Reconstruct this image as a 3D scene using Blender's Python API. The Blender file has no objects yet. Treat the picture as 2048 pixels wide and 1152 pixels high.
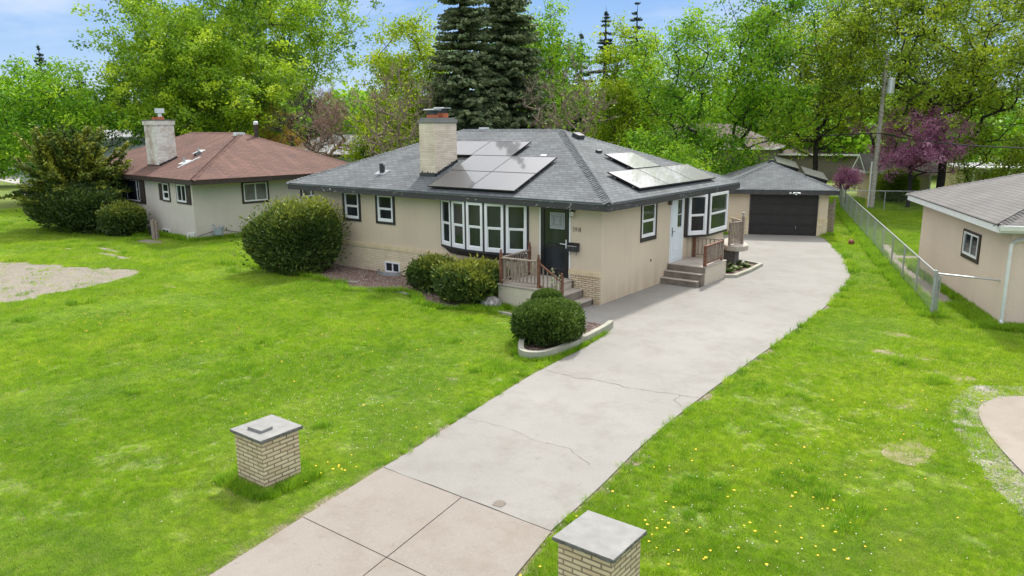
import bpy, bmesh, math, random
import numpy as np
from mathutils import Vector
R = math.radians
scn = bpy.context.scene
COL = scn.collection

# ------------------------------------------------------------------ camera
CAMP = (11.045, -18.66, 5.163)
cam_d = bpy.data.cameras.new("camera"); cam = bpy.data.objects.new("camera", cam_d); COL.objects.link(cam)
cam_d.sensor_width = 36.0; cam_d.lens = 1510.85 / 2048 * 36.0
cam_d.clip_start = 0.1; cam_d.clip_end = 2000
cam.location = CAMP
cam.rotation_mode = 'XYZ'
from mathutils import Matrix
cam.matrix_world = (Matrix.Translation(CAMP) @ Matrix.Rotation(0.654, 4, 'Z') @ Matrix.Rotation(math.pi/2 - 0.211, 4, 'X')
                    @ Matrix.Rotation(-0.006, 4, 'Z'))
scn.camera = cam

# ------------------------------------------------------------------ sky, sun, exposure
SUN = Vector((-0.25, 0.75, 1.0)).normalized()
world = bpy.data.worlds.new("World"); scn.world = world; world.use_nodes = True
wt = world.node_tree; wt.nodes.clear()
def wn(t, **k):
    n = wt.nodes.new(t)
    for a, b in k.items(): setattr(n, a, b)
    return n
SKYLOW = 5.2
sky = wn('ShaderNodeTexSky', sky_type='NISHITA', sun_disc=False)
sky.sun_elevation = math.asin(SUN.z); sky.sun_rotation = math.atan2(SUN.x, SUN.y)
sky.air_density = 1.0; sky.dust_density = 0.6; sky.ozone_density = 1.6
L = wt.links.new
wtc = wn('ShaderNodeTexCoord'); wmp = wn('ShaderNodeMapping'); wmp.inputs['Scale'].default_value = (1.0, 1.0, 4.0)
wnz = wn('ShaderNodeTexNoise'); wnz.inputs['Scale'].default_value = 2.2; wnz.inputs['Detail'].default_value = 8; wnz.inputs['Roughness'].default_value = .6
L(wtc.outputs['Generated'], wmp.inputs[0]); L(wmp.outputs[0], wnz.inputs['Vector'])
wsp = wn('ShaderNodeSeparateXYZ'); L(wtc.outputs['Generated'], wsp.inputs[0])
def wmr(v, a0, a1, b0, b1):
    n = wn('ShaderNodeMapRange'); L(v, n.inputs[0]); 
    for i_, q in enumerate((a0, a1, b0, b1)): n.inputs[i_+1].default_value = q
    return n.outputs[0]
def wmath(op, a0, b0):
    n = wn('ShaderNodeMath', operation=op)
    for i_, q in enumerate((a0, b0)):
        if isinstance(q, bpy.types.NodeSocket): L(q, n.inputs[i_])
        else: n.inputs[i_].default_value = q
    return n.outputs[0]
def wmix(f, a0, b0):
    n = wn('ShaderNodeMix', data_type='RGBA')
    for k_, q in (('Factor', f), ('A', a0), ('B', b0)):
        if isinstance(q, bpy.types.NodeSocket): L(q, n.inputs[k_])
        else: n.inputs[k_].default_value = q
    return n.outputs['Result']
# clear band low down, blue growing deeper upward, thin cloud sheet high up that glows round the veiled sun
wlow = wn('ShaderNodeValToRGB'); L(wsp.outputs[2], wlow.inputs[0]); we = wlow.color_ramp.elements
we[0].position = .0; we[0].color = (.66, .78, .92, 1); we[1].position = .20; we[1].color = (.235, .47, .92, 1); _e = we.new(.09); _e.color = (.43, .64, .95, 1)
wlb = wn('ShaderNodeVectorMath', operation='SCALE'); L(wlow.outputs[0], wlb.inputs[0]); wlb.inputs['Scale'].default_value = SKYLOW
whi = wmr(wsp.outputs[2], .17, .38, 0, 1)
wbase = wmix(whi, wlb.outputs[0], sky.outputs[0])
wdir = wn('ShaderNodeVectorMath', operation='DOT_PRODUCT'); L(wtc.outputs['Generated'], wdir.inputs[0]); wdir.inputs[1].default_value = tuple(SUN)
wglow = wmath('POWER', wmath('MAXIMUM', wdir.outputs['Value'], 0.0), 18.0)
wcl = wmath('ADD', 1.0, wmath('MULTIPLY', wglow, 3.0))
wcc = wn('ShaderNodeVectorMath', operation='SCALE'); wcc.inputs[0].default_value = (7.5, 7.5, 7.6); L(wcl, wcc.inputs['Scale'])
wlcov = wmr(wnz.outputs['Fac'], .50, .78, 0, .75); whcov = wmr(wnz.outputs['Fac'], .30, .50, .55, 1.0)
wcov = wn('ShaderNodeMix', data_type='FLOAT'); L(whi, wcov.inputs[0]); L(wlcov, wcov.inputs[2]); L(whcov, wcov.inputs[3])
wlc = wmix(whi, (5.2, 5.3, 5.5, 1), wcc.outputs[0])
wfin = wmix(wcov.outputs[0], wbase, wlc)
wbg = wn('ShaderNodeBackground'); wbg.inputs['Strength'].default_value = .11; wo = wn('ShaderNodeOutputWorld')
L(wfin, wbg.inputs[0]); L(wbg.outputs[0], wo.inputs[0])
sd = bpy.data.lights.new("sun", 'SUN'); sd.energy = 2.3; sd.angle = R(3.5); sd.color = (1.0, .95, .87)
so = bpy.data.objects.new("sun", sd); COL.objects.link(so); so.rotation_euler = SUN.to_track_quat('Z', 'Y').to_euler(); so.location = (0, 0, 40)
scn.view_settings.view_transform = 'Standard'; scn.view_settings.look = 'None'
scn.view_settings.exposure = 0.85; scn.view_settings.gamma = 1.0; scn.view_settings.use_curve_mapping = False

rnd = random.Random(7); NR = np.random.default_rng(11)

# ------------------------------------------------------------------ materials
MATS = {}
def mat(name):
    m = bpy.data.materials.new(name); m.use_nodes = True; t = m.node_tree; t.nodes.clear(); MATS[name] = m
    o = t.nodes.new('ShaderNodeOutputMaterial'); b = t.nodes.new('ShaderNodeBsdfPrincipled'); t.links.new(b.outputs[0], o.inputs[0])
    return m, t, b, o
def nd(t, ty, ins=None, **k):
    n = t.nodes.new(ty)
    for a, b in k.items(): setattr(n, a, b)
    for a, b in (ins or {}).items():
        if isinstance(b, bpy.types.NodeSocket): t.links.new(b, n.inputs[a])
        else: n.inputs[a].default_value = b
    return n
def c4(c): return (c[0], c[1], c[2], 1)
def ramp(t, fac, stops):
    n = t.nodes.new('ShaderNodeValToRGB'); t.links.new(fac, n.inputs[0]); e = n.color_ramp.elements
    while len(e) < len(stops): e.new(.5)
    for i, (p, c) in enumerate(stops): e[i].position = p; e[i].color = c4(c) if not isinstance(c, float) else (c, c, c, 1)
    return n.outputs[0]
def mixc(t, f, a, b, bt='MIX'):
    n = t.nodes.new('ShaderNodeMix'); n.data_type = 'RGBA'; n.blend_type = bt
    for k, v in (('Factor', f), ('A', a), ('B', b)):
        if isinstance(v, bpy.types.NodeSocket): t.links.new(v, n.inputs[k])
        elif k == 'Factor': n.inputs[k].default_value = v
        else: n.inputs[k].default_value = c4(v)
    return n.outputs['Result']
def bump(t, b, h, s, d=.02):
    n = nd(t, 'ShaderNodeBump', {'Height': h, 'Strength': s, 'Distance': d}); t.links.new(n.outputs[0], b.inputs['Normal'])
def noise(t, vec, sc, det=4, ro=.55, out='Fac'):
    n = nd(t, 'ShaderNodeTexNoise', {'Scale': sc, 'Detail': det, 'Roughness': ro}); t.links.new(vec, n.inputs['Vector']); return n.outputs[out]
def pos(t): return t.nodes.new('ShaderNodeNewGeometry').outputs['Position']
def obj_co(t): return t.nodes.new('ShaderNodeTexCoord').outputs['Object']
def uvs(t): return t.nodes.new('ShaderNodeTexCoord').outputs['UV']

def simple(name, col, rough=.6, var=.12, sc=6, bmp=.15, metal=0, dist=.01):
    m, t, b, o = mat(name); p = obj_co(t)
    f = noise(t, p, sc, 6); lo = [c*(1-var) for c in col]; hi = [min(1, c*(1+var)) for c in col]
    t.links.new(ramp(t, f, [(.3, lo), (.7, hi)]), b.inputs['Base Color'])
    b.inputs['Roughness'].default_value = rough; b.inputs['Metallic'].default_value = metal
    if bmp: bump(t, b, noise(t, p, sc*6, 4), bmp, dist)
    return m
def stucco(name, col, dirt=(.30, .25, .16), amt=.35):
    m, t, b, o = mat(name); p = obj_co(t)
    big = noise(t, p, .6, 5); fine = noise(t, p, 45, 3)
    c = ramp(t, big, [(.3, [x*.90 for x in col]), (.7, [x*1.06 for x in col])])
    c = mixc(t, .25, c, ramp(t, fine, [(.35, [x*.7 for x in col]), (.65, [x*1.25 for x in col])]))
    sep = nd(t, 'ShaderNodeSeparateXYZ', {0: p}); st = nd(t, 'ShaderNodeMapping', {'Vector': p, 'Scale': (1.6, 1.6, .25)})
    stn = noise(t, st.outputs[0], 1.4, 5)
    low = nd(t, 'ShaderNodeMapRange', {'Value': sep.outputs[2], 1: .9, 2: 0.0, 3: 0.0, 4: 1.0})
    mm = nd(t, 'ShaderNodeMath', {0: low.outputs[0], 1: ramp(t, stn, [(.35, 0.), (.65, 1.)])}, operation='MULTIPLY')
    m2 = nd(t, 'ShaderNodeMath', {0: mm.outputs[0], 1: amt}, operation='MULTIPLY')
    sv = nd(t, 'ShaderNodeMapping', {'Vector': p, 'Scale': (2.2, 2.2, .12)}); c = mixc(t, ramp(t, noise(t, sv.outputs[0], 1.6, 6, .65), [(.50, 0.), (.75, .16)]), c, [x*.62 for x in col])
    t.links.new(mixc(t, m2.outputs[0], c, dirt), b.inputs['Base Color']); b.inputs['Roughness'].default_value = .92
    bump(t, b, fine, .6, .010); return m
def brick(name, c1, c2, mort, bw=.30, bh=.062, ms=.006, soft=.5, bumpd=.008, var=.25):
    m, t, b, o = mat(name); u = uvs(t)
    n = nd(t, 'ShaderNodeTexBrick', {'Vector': u, 'Color1': c4(c1), 'Color2': c4(c2), 'Mortar': c4(mort), 'Scale': 1.0, 'Mortar Size': ms,
           'Mortar Smooth': .1, 'Bias': 0.0, 'Brick Width': bw, 'Row Height': bh})
    c = mixc(t, var, n.outputs['Color'], ramp(t, noise(t, u, 2.2, 6), [(.3, [x*.72 for x in c1]), (.7, [min(1, x*1.2) for x in c2])]))
    t.links.new(c, b.inputs['Base Color']); b.inputs['Roughness'].default_value = .85
    inv = nd(t, 'ShaderNodeMath', {0: 1.0, 1: n.outputs['Fac']}, operation='SUBTRACT')
    fn = noise(t, u, 60, 3); ad = nd(t, 'ShaderNodeMath', {0: fn, 1: .25, 2: inv.outputs[0]}, operation='MULTIPLY_ADD')
    bump(t, b, ad.outputs[0], .8, bumpd); return m
def shingle(name, c1, c2, mort, bw=.32, bh=.14, stain=None, ms=.008):
    m, t, b, o = mat(name); u = uvs(t)
    w = nd(t, 'ShaderNodeVectorMath', {0: noise(t, u, 1.2, 2, out='Color'), 1: (.03, .02, 0)}, operation='MULTIPLY')
    u2 = nd(t, 'ShaderNodeVectorMath', {0: u, 1: w.outputs[0]}, operation='ADD').outputs[0]
    n = nd(t, 'ShaderNodeTexBrick', {'Vector': u2, 'Color1': c4(c1), 'Color2': c4(c2), 'Mortar': c4(mort), 'Scale': 1.0, 'Mortar Size': ms,
           'Mortar Smooth': .3, 'Bias': -.1, 'Brick Width': bw, 'Row Height': bh}, offset=.37, offset_frequency=2)  # wide dark course lines: row shadow put into the colour, with the printed bands
    g = noise(t, u, 90, 2); c = mixc(t, .35, n.outputs['Color'], ramp(t, g, [(.3, [x*.5 for x in c1]), (.7, [x*1.5 for x in c2])]))
    big = noise(t, u, .7, 5); c = mixc(t, .3, c, ramp(t, big, [(.3, [x*.7 for x in c1]), (.7, [x*1.25 for x in c2])]))
    if stain:
        sm = nd(t, 'ShaderNodeMapping', {'Vector': u, 'Scale': (1.6, .18, 1)}); sn = noise(t, sm.outputs[0], 1.3, 5)
        f = ramp(t, sn, [(.54, 0.), (.72, .5)]); c = mixc(t, f, c, stain)
    t.links.new(c, b.inputs['Base Color']); b.inputs['Roughness'].default_value = .88
    # saw-tooth rows: each course tilts out to its lower edge
    sp = nd(t, 'ShaderNodeSeparateXYZ', {0: u2}); dv = nd(t, 'ShaderNodeMath', {0: sp.outputs[1], 1: bh}, operation='DIVIDE')
    fr = nd(t, 'ShaderNodeMath', {0: dv.outputs[0]}, operation='FRACT'); iv = nd(t, 'ShaderNodeMath', {0: 1.0, 1: fr.outputs[0]}, operation='SUBTRACT')
    mx = nd(t, 'ShaderNodeMath', {0: n.outputs['Fac'], 1: -.7, 2: iv.outputs[0]}, operation='MULTIPLY_ADD')
    bump(t, b, mx.outputs[0], .6, .006); return m

stucco('stucco_tan', (.62, .525, .40), (.34, .22, .10), .45)
stucco('stucco_grey', (.60, .555, .50), (.25, .22, .15))
stucco('stucco_pink', (.72, .58, .48), (.5, .32, .2), .15)
brick('brick_cream', (.66, .55, .38), (.76, .66, .48), (.24, .19, .13))
brick('brick_pillar', (.56, .43, .27), (.74, .62, .44), (.13, .10, .075), bw=.236, bh=.0625, ms=.0105, bumpd=.012)
brick('brick_soldier', (.64, .52, .32), (.74, .63, .42), (.30, .24, .16), bw=.062, bh=.4, ms=.005)
brick('brick_chimney', (.66, .555, .44), (.82, .72, .60), (.40, .31, .23), bw=.30, bh=.062, ms=.004, var=.35)
shingle('shingle_grey', (.048, .055, .061), (.165, .182, .19), (.012, .014, .017), ms=.024)
shingle('shingle_brown', (.084, .042, .032), (.180, .090, .068), (.022, .011, .009), bw=.5, bh=.15, stain=(.22, .115, .08), ms=.036)
shingle('shingle_old', (.105, .10, .097), (.155, .148, .142), (.028, .026, .026), bw=.32, bh=.15, ms=.022)
simple('black_trim', (.028, .027, .027), .55, .3, 3, .1)
simple('fascia_paint', (.045, .045, .047), .6, .35, 5, .2)
m, t, b, o = mat('fascia_flaking'); p = obj_co(t)
_f = ramp(t, noise(t, p, 9, 6, .75), [(.60, 0.), (.625, 1.)]); _g = ramp(t, noise(t, p, 1.1, 3), [(.48, 0.), (.60, 1.)])
_h = nd(t, 'ShaderNodeMath', {0: _f, 1: _g}, operation='MULTIPLY'); t.links.new(mixc(t, _h.outputs[0], (.045, .045, .047), (.55, .55, .52)), b.inputs['Base Color']); b.inputs['Roughness'].default_value = .7
simple('brown_trim', (.045, .03, .025), .6, .3, 4, .1)
simple('white_vinyl', (.80, .81, .83), .4, .04, 3, 0)
simple('white_paint', (.78, .79, .80), .5, .05, 3, .05)
simple('peel_paint', (.65, .65, .62), .8, .2, 20, .2)
simple('door_white', (.70, .76, .80), .45, .04, 3, .03)
simple('soffit_paint', (.13, .12, .11), .8, .2, 4, 0)
simple('black_metal', (.015, .015, .016), .35, .2, 6, 0)
simple('garage_door_paint', (.018, .016, .016), .6, .25, 5, .3)
simple('galvanised', (.42, .44, .45), .45, .15, 8, .05, metal=.6)
simple('white_metal', (.75, .77, .80), .3, .08, 6, .03, metal=.3)
simple('dark_metal', (.05, .055, .06), .45, .2, 8, .05, metal=.3)
simple('clay_flue', (.45, .13, .06), .8, .2, 10, .1)
simple('wood_red', (.17, .075, .045), .75, .35, 10, .4)
simple('wood_grey', (.27, .22, .18), .85, .35, 12, .5)
simple('wood_pole', (.44, .40, .35), .9, .3, 8, .4)
simple('bark', (.085, .07, .055), .95, .35, 5, .6, dist=.05)
simple('bark_dark', (.035, .029, .024), .95, .35, 5, .5, dist=.05)
simple('bark_tan', (.26, .20, .15), .95, .3, 5, .4, dist=.03)
simple('rubber_black', (.012, .012, .013), .6, .2, 6, 0)
simple('basketball_brown', (.20, .06, .035), .6, .15, 20, .2)
simple('wall_blue', (.36, .49, .53), .8, .1, 2, .1)
simple('wall_cream', (.50, .42, .28), .8, .1, 2, .1)
simple('wall_far_white', (.62, .64, .64), .8, .1, 2, .1)
simple('wall_far_tan', (.16, .14, .11), .8, .1, 2, .1)
simple('wall_navy', (.08, .11, .16), .8, .1, 2, .1)
simple('roof_far_grey', (.30, .31, .32), .9, .2, 3, .1)
simple('roof_far_brown', (.10, .075, .066), .9, .2, 3, .1)
simple('roof_far_pale', (.48, .52, .54), .9, .12, 3, .1)
simple('meter_grey', (.30, .37, .40), .5, .15, 10, .1)
simple('flashing', (.30, .34, .36), .6, .3, 20, .3, metal=.2)
simple('brass_lamp', (.16, .13, .09), .4, .2, 10, 0, metal=.5)
simple('car_white', (.75, .76, .78), .25, .03, 3, 0)
simple('cap_rock', (.38, .37, .34), .85, .18, 7, .4)
simple('cap_top', (.235, .235, .225), .85, .15, 5, .3)
simple('cap_edge', (.16, .155, .145), .9, .4, 12, .9, dist=.02)
simple('bird_box', (.55, .3, .1), .8, .2, 10, .1)

def glass_dark(name, c=(.02, .024, .028), rough=.08, var=True):
    m, t, b, o = mat(name); p = obj_co(t); mp = nd(t, 'ShaderNodeMapping', {'Vector': p, 'Scale': (1, 1, .35)})
    f = noise(t, mp.outputs[0], 1.7, 3); t.links.new(ramp(t, f, [(.35, [x*.6 for x in c]), (.7, [x*1.8 for x in c])]), b.inputs['Base Color'])
    b.inputs['Roughness'].default_value = rough; b.inputs['IOR'].default_value = 1.5
    bump(t, b, noise(t, p, 1.3, 2), .08, .03); return m
glass_dark('glass'); glass_dark('glass_blind', (.13, .13, .12), .15); glass_dark('glass_deep', (.012, .016, .02))
m, t, b, o = mat('solar_glass')
u = uvs(t)
gr = nd(t, 'ShaderNodeTexBrick', {'Vector': u, 'Color1': c4((.012, .013, .018)), 'Color2': c4((.015, .016, .022)), 'Mortar': c4((.03, .03, .035)), 'Scale': 1.0, 'Mortar Size': .003, 'Brick Width': .168, 'Row Height': .168}, offset=0.0)
dn = noise(t, u, 3, 5)
t.links.new(mixc(t, ramp(t, dn, [(.3, .03), (.8, .08)]), gr.outputs['Color'], (.13, .15, .20)), b.inputs['Base Color'])
b.inputs['Roughness'].default_value = .04; b.inputs['IOR'].default_value = 1.55
b.inputs['Coat Weight'].default_value = .85; b.inputs['Coat Roughness'].default_value = .42; b.inputs['Coat IOR'].default_value = 1.75

def concrete(name, col, col2, rough=.85, scale=1.0, spots=True):
    m, t, b, o = mat(name); p = pos(t)
    a = noise(t, p, .35*scale, 6, .6); c = ramp(t, a, [(.3, col), (.7, col2)])
    s = noise(t, p, 38, 4, .7); c = mixc(t, .28, c, ramp(t, s, [(.3, [x*.72 for x in col]), (.7, [min(1, x*1.2) for x in col2])]))
    if spots:
        v = noise(t, p, 9, 4, .6); f = ramp(t, v, [(.64, 0.), (.74, .45)]); c = mixc(t, f, c, [x*.62 for x in col])
        st = noise(t, p, 1.1, 7, .75); f2 = ramp(t, st, [(.48, 0.), (.72, .6)]); c = mixc(t, f2, c, (col[0]*.8, col[1]*.74, col[2]*.68))
    t.links.new(c, b.inputs['Base Color']); b.inputs['Roughness'].default_value = rough
    bump(t, b, s, .3, .006); return m
concrete('drive_concrete', (.208, .200, .182), (.278, .268, .247))
concrete('slab_concrete', (.212, .186, .160), (.268, .240, .210))
concrete('step_concrete', (.36, .32, .27), (.50, .46, .41), scale=4)
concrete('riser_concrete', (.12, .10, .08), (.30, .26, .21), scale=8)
concrete('porch_paint', (.52, .47, .38), (.60, .55, .46), scale=3)
concrete('curb_concrete', (.26, .27, .21), (.42, .41, .34), scale=6)
concrete('street', (.40, .38, .37), (.46, .44, .43))
concrete('neighbour_concrete', (.24, .205, .17), (.30, .265, .225))

def grassy(t, p, lift=1.0):
    """turf hue by place: bright green with yellow-green, deep green and straw patches"""
    a = noise(t, p, .16, 5, .6); b_ = noise(t, p, 1.1, 5, .6); cc = noise(t, p, .8, 6, .7); fine = noise(t, p, 6.5, 5, .75)
    c = ramp(t, a, [(.38, (.13, .31, .012)), (.5, (.29, .49, .017)), (.62, (.47, .60, .028))])
    c2 = ramp(t, b_, [(.36, (.11, .25, .012)), (.62, (.43, .57, .034))])
    c = mixc(t, .45, c, c2)
    c = mixc(t, 1.0, c, ramp(t, fine, [(.32, (.45, .50, .5)), (.5, (.95, .95, .95)), (.68, (1.5, 1.35, 1.3))]), 'MULTIPLY')
    f = ramp(t, cc, [(.52, 0.), (.74, .38)])
    return mixc(t, f, c, (.40, .40, .13))
m, t, b, o = mat('turf')
p = pos(t); g = grassy(t, p)
g = mixc(t, ramp(t, noise(t, p, 9, 5, .7), [(.36, .95), (.66, .25)]), g, (.10, .105, .035))
g = mixc(t, ramp(t, noise(t, p, .55, 4, .6), [(.60, 0.), (.75, .30)]), g, (.26, .25, .10))
g = mixc(t, .35, g, (.10, .16, .02))
t.links.new(g, b.inputs['Base Color']); b.inputs['Roughness'].default_value = .95
bump(t, b, noise(t, p, 30, 4), .8, .04)
m, t, b, o = mat('grass_blade')
p = pos(t); g = grassy(t, p); oi = t.nodes.new('ShaderNodeObjectInfo')
g = mixc(t, .5, g, ramp(t, oi.outputs['Random'], [(0., (.06, .19, .010)), (.3, (.20, .44, .014)), (.78, (.46, .64, .03)), (.88, (.58, .58, .16)), (1., (.72, .66, .34))]))
t.links.new(g, b.inputs['Base Color']); b.inputs['Roughness'].default_value = .55; b.inputs['Specular IOR Level'].default_value = .3
tr = nd(t, 'ShaderNodeBsdfTranslucent', {'Color': g}); ms = nd(t, 'ShaderNodeMixShader', {0: .5, 1: b.outputs[0], 2: tr.outputs[0]})
t.links.new(ms.outputs[0], o.inputs[0])

m, t, b, o = mat('grass_tall')
oi = t.nodes.new('ShaderNodeObjectInfo'); g = ramp(t, oi.outputs['Random'], [(0., (.11, .26, .012)), (.6, (.24, .44, .016)), (1., (.40, .56, .03))])
t.links.new(g, b.inputs['Base Color']); b.inputs['Roughness'].default_value = .55; b.inputs['Specular IOR Level'].default_value = .3
tr = nd(t, 'ShaderNodeBsdfTranslucent', {'Color': g}); ms = nd(t, 'ShaderNodeMixShader', {0: .45, 1: b.outputs[0], 2: tr.outputs[0]}); t.links.new(ms.outputs[0], o.inputs[0])
def soil(name, c1, c2, c3, sc=14):
    m, t, b, o = mat(name); p = pos(t)
    v = nd(t, 'ShaderNodeTexVoronoi', {'Vector': p, 'Scale': sc*1.6, 'Randomness': 1.0}); f = nd(t, 'ShaderNodeSeparateColor', {0: v.outputs['Color']})
    c = ramp(t, f.outputs[0], [(.0, c1), (.5, c2), (.86, c2), (.95, c3)])
    c = mixc(t, .4, c, ramp(t, noise(t, p, 1.5, 5), [(.3, c1), (.7, c2)]))
    t.links.new(c, b.inputs['Base Color']); b.inputs['Roughness'].default_value = .95; bump(t, b, v.outputs['Distance'], .7, .03); return m
simple('stain_brown', (.17, .145, .12), .9, .3, 30, .1)
soil('thatch', (.16, .15, .07), (.26, .23, .12), (.40, .36, .24), 16)
soil('mulch', (.09, .05, .045), (.21, .14, .12), (.50, .44, .36))
soil('bare_earth', (.15, .13, .10), (.27, .24, .195), (.40, .37, .31), 20)
soil('edge_soil', (.13, .10, .07), (.26, .21, .15), (.45, .42, .38), 22)
soil('pebbles', (.17, .15, .12), (.36, .34, .30), (.12, .10, .08), 22)
soil('gravel_yard', (.26, .24, .21), (.46, .44, .40), (.60, .58, .55), 14)

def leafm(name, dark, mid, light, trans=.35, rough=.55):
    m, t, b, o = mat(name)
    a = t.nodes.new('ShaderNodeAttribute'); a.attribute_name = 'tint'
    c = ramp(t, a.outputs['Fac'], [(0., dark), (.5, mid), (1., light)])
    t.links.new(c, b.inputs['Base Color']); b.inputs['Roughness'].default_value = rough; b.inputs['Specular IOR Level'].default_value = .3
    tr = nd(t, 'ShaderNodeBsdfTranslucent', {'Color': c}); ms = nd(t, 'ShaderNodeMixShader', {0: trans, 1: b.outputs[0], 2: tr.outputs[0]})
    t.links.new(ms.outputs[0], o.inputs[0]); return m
leafm('leaf_maple', (.07, .16, .012), (.26, .44, .020), (.56, .70, .035), .38)
leafm('leaf_yellow', (.11, .20, .012), (.35, .50, .018), (.62, .70, .03), .40)
leafm('leaf_fresh', (.05, .16, .012), (.21, .43, .018), (.50, .70, .030), .38)
leafm('leaf_olive', (.07, .13, .012), (.27, .40, .020), (.60, .68, .040), .36)
leafm('leaf_spruce', (.075, .115, .055), (.19, .25, .125), (.36, .40, .20), .25, .6)
leafm('leaf_farpine', (0.0320, 0.0560, 0.0400), (0.0640, 0.0960, 0.0720), (0.0960, 0.1360, 0.0960), .1, .6)
leafm('leaf_yew', (.028, .060, .016), (.085, .14, .025), (.36, .38, .045), .2)
leafm('leaf_cedar', (.025, .052, .012), (.075, .14, .02), (.20, .28, .04), .2)
leafm('leaf_plum', (.28, .09, .18), (.60, .24, .44), (.85, .48, .70), .4)
leafm('leaf_pink', (0.2720, 0.1440, 0.1200), (0.4160, 0.2400, 0.1920), (0.5440, 0.3360, 0.2560), .3)
leafm('leaf_orange', (0.4160, 0.2240, 0.0480), (0.6080, 0.3520, 0.0800), (0.7360, 0.4800, 0.1280), .4)
leafm('leaf_hosta', (.04, .10, .01), (.12, .22, .03), (.60, .66, .40), .3)
m, t, b, o = mat('dandelion_yellow'); b.inputs['Base Color'].default_value = (.85, .55, .03, 1); b.inputs['Roughness'].default_value = .8
m, t, b, o = mat('petal_white'); b.inputs['Base Color'].default_value = (.55, .52, .42, 1); b.inputs['Roughness'].default_value = .8
m, t, b, o = mat('rock')
p = obj_co(t); c = ramp(t, noise(t, p, 9, 8, .7), [(.3, (.10, .09, .085)), (.5, (.28, .26, .25)), (.62, (.55, .54, .53))])
t.links.new(c, b.inputs['Base Color']); b.inputs['Roughness'].default_value = .9; bump(t, b, noise(t, p, 14, 6), .8, .03)
m, t, b, o = mat('chimney_white')
# old white paint worn to the brick
u = uvs(t)
n = nd(t, 'ShaderNodeTexBrick', {'Vector': u, 'Color1': c4((.66, .63, .60)), 'Color2': c4((.80, .78, .75)), 'Mortar': c4((.46, .42, .38)), 'Scale': 1.0, 'Mortar Size': .006, 'Brick Width': .26, 'Row Height': .07})
c = mixc(t, ramp(t, noise(t, u, 1.3, 7, .7), [(.46, 0.), (.66, .75)]), n.outputs['Color'], (.28, .17, .10))
t.links.new(c, b.inputs['Base Color']); b.inputs['Roughness'].default_value = .9
bump(t, b, n.outputs['Fac'], -.5, .01)

# ------------------------------------------------------------------ mesh helpers
def tag(o, label=None, cat=None, group=None, kind=None):
    if label: o['label'] = label
    if cat: o['category'] = cat
    if group: o['group'] = group
    if kind: o['kind'] = kind
    return o
def empty(name, loc=(0, 0, 0), rz=0.0, label=None, cat=None, group=None):
    o = bpy.data.objects.new(name, None); COL.objects.link(o); o.location = loc; o.rotation_euler = (0, 0, rz)
    o.empty_display_size = .3
    return tag(o, label, cat, group)
def auto_uv(me):
    uv = me.uv_layers.new(name='UVMap'); co = np.empty(len(me.vertices)*3); me.vertices.foreach_get('co', co); co = co.reshape(-1, 3)
    out = np.zeros((len(me.loops), 2))
    for f in me.polygons:
        n = f.normal
        if abs(n.z) > .97: tx = Vector((1, 0, 0)); ty = Vector((0, 1, 0))
        else:
            tx = Vector((-n.y, n.x, 0)).normalized(); ty = n.cross(tx)
        idx = list(f.vertices); P = co[idx]
        for k, li in enumerate(f.loop_indices):
            out[li, 0] = P[k] @ np.array(tx); out[li, 1] = P[k] @ np.array(ty)
    uv.data.foreach_set('uv', out.ravel())
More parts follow.
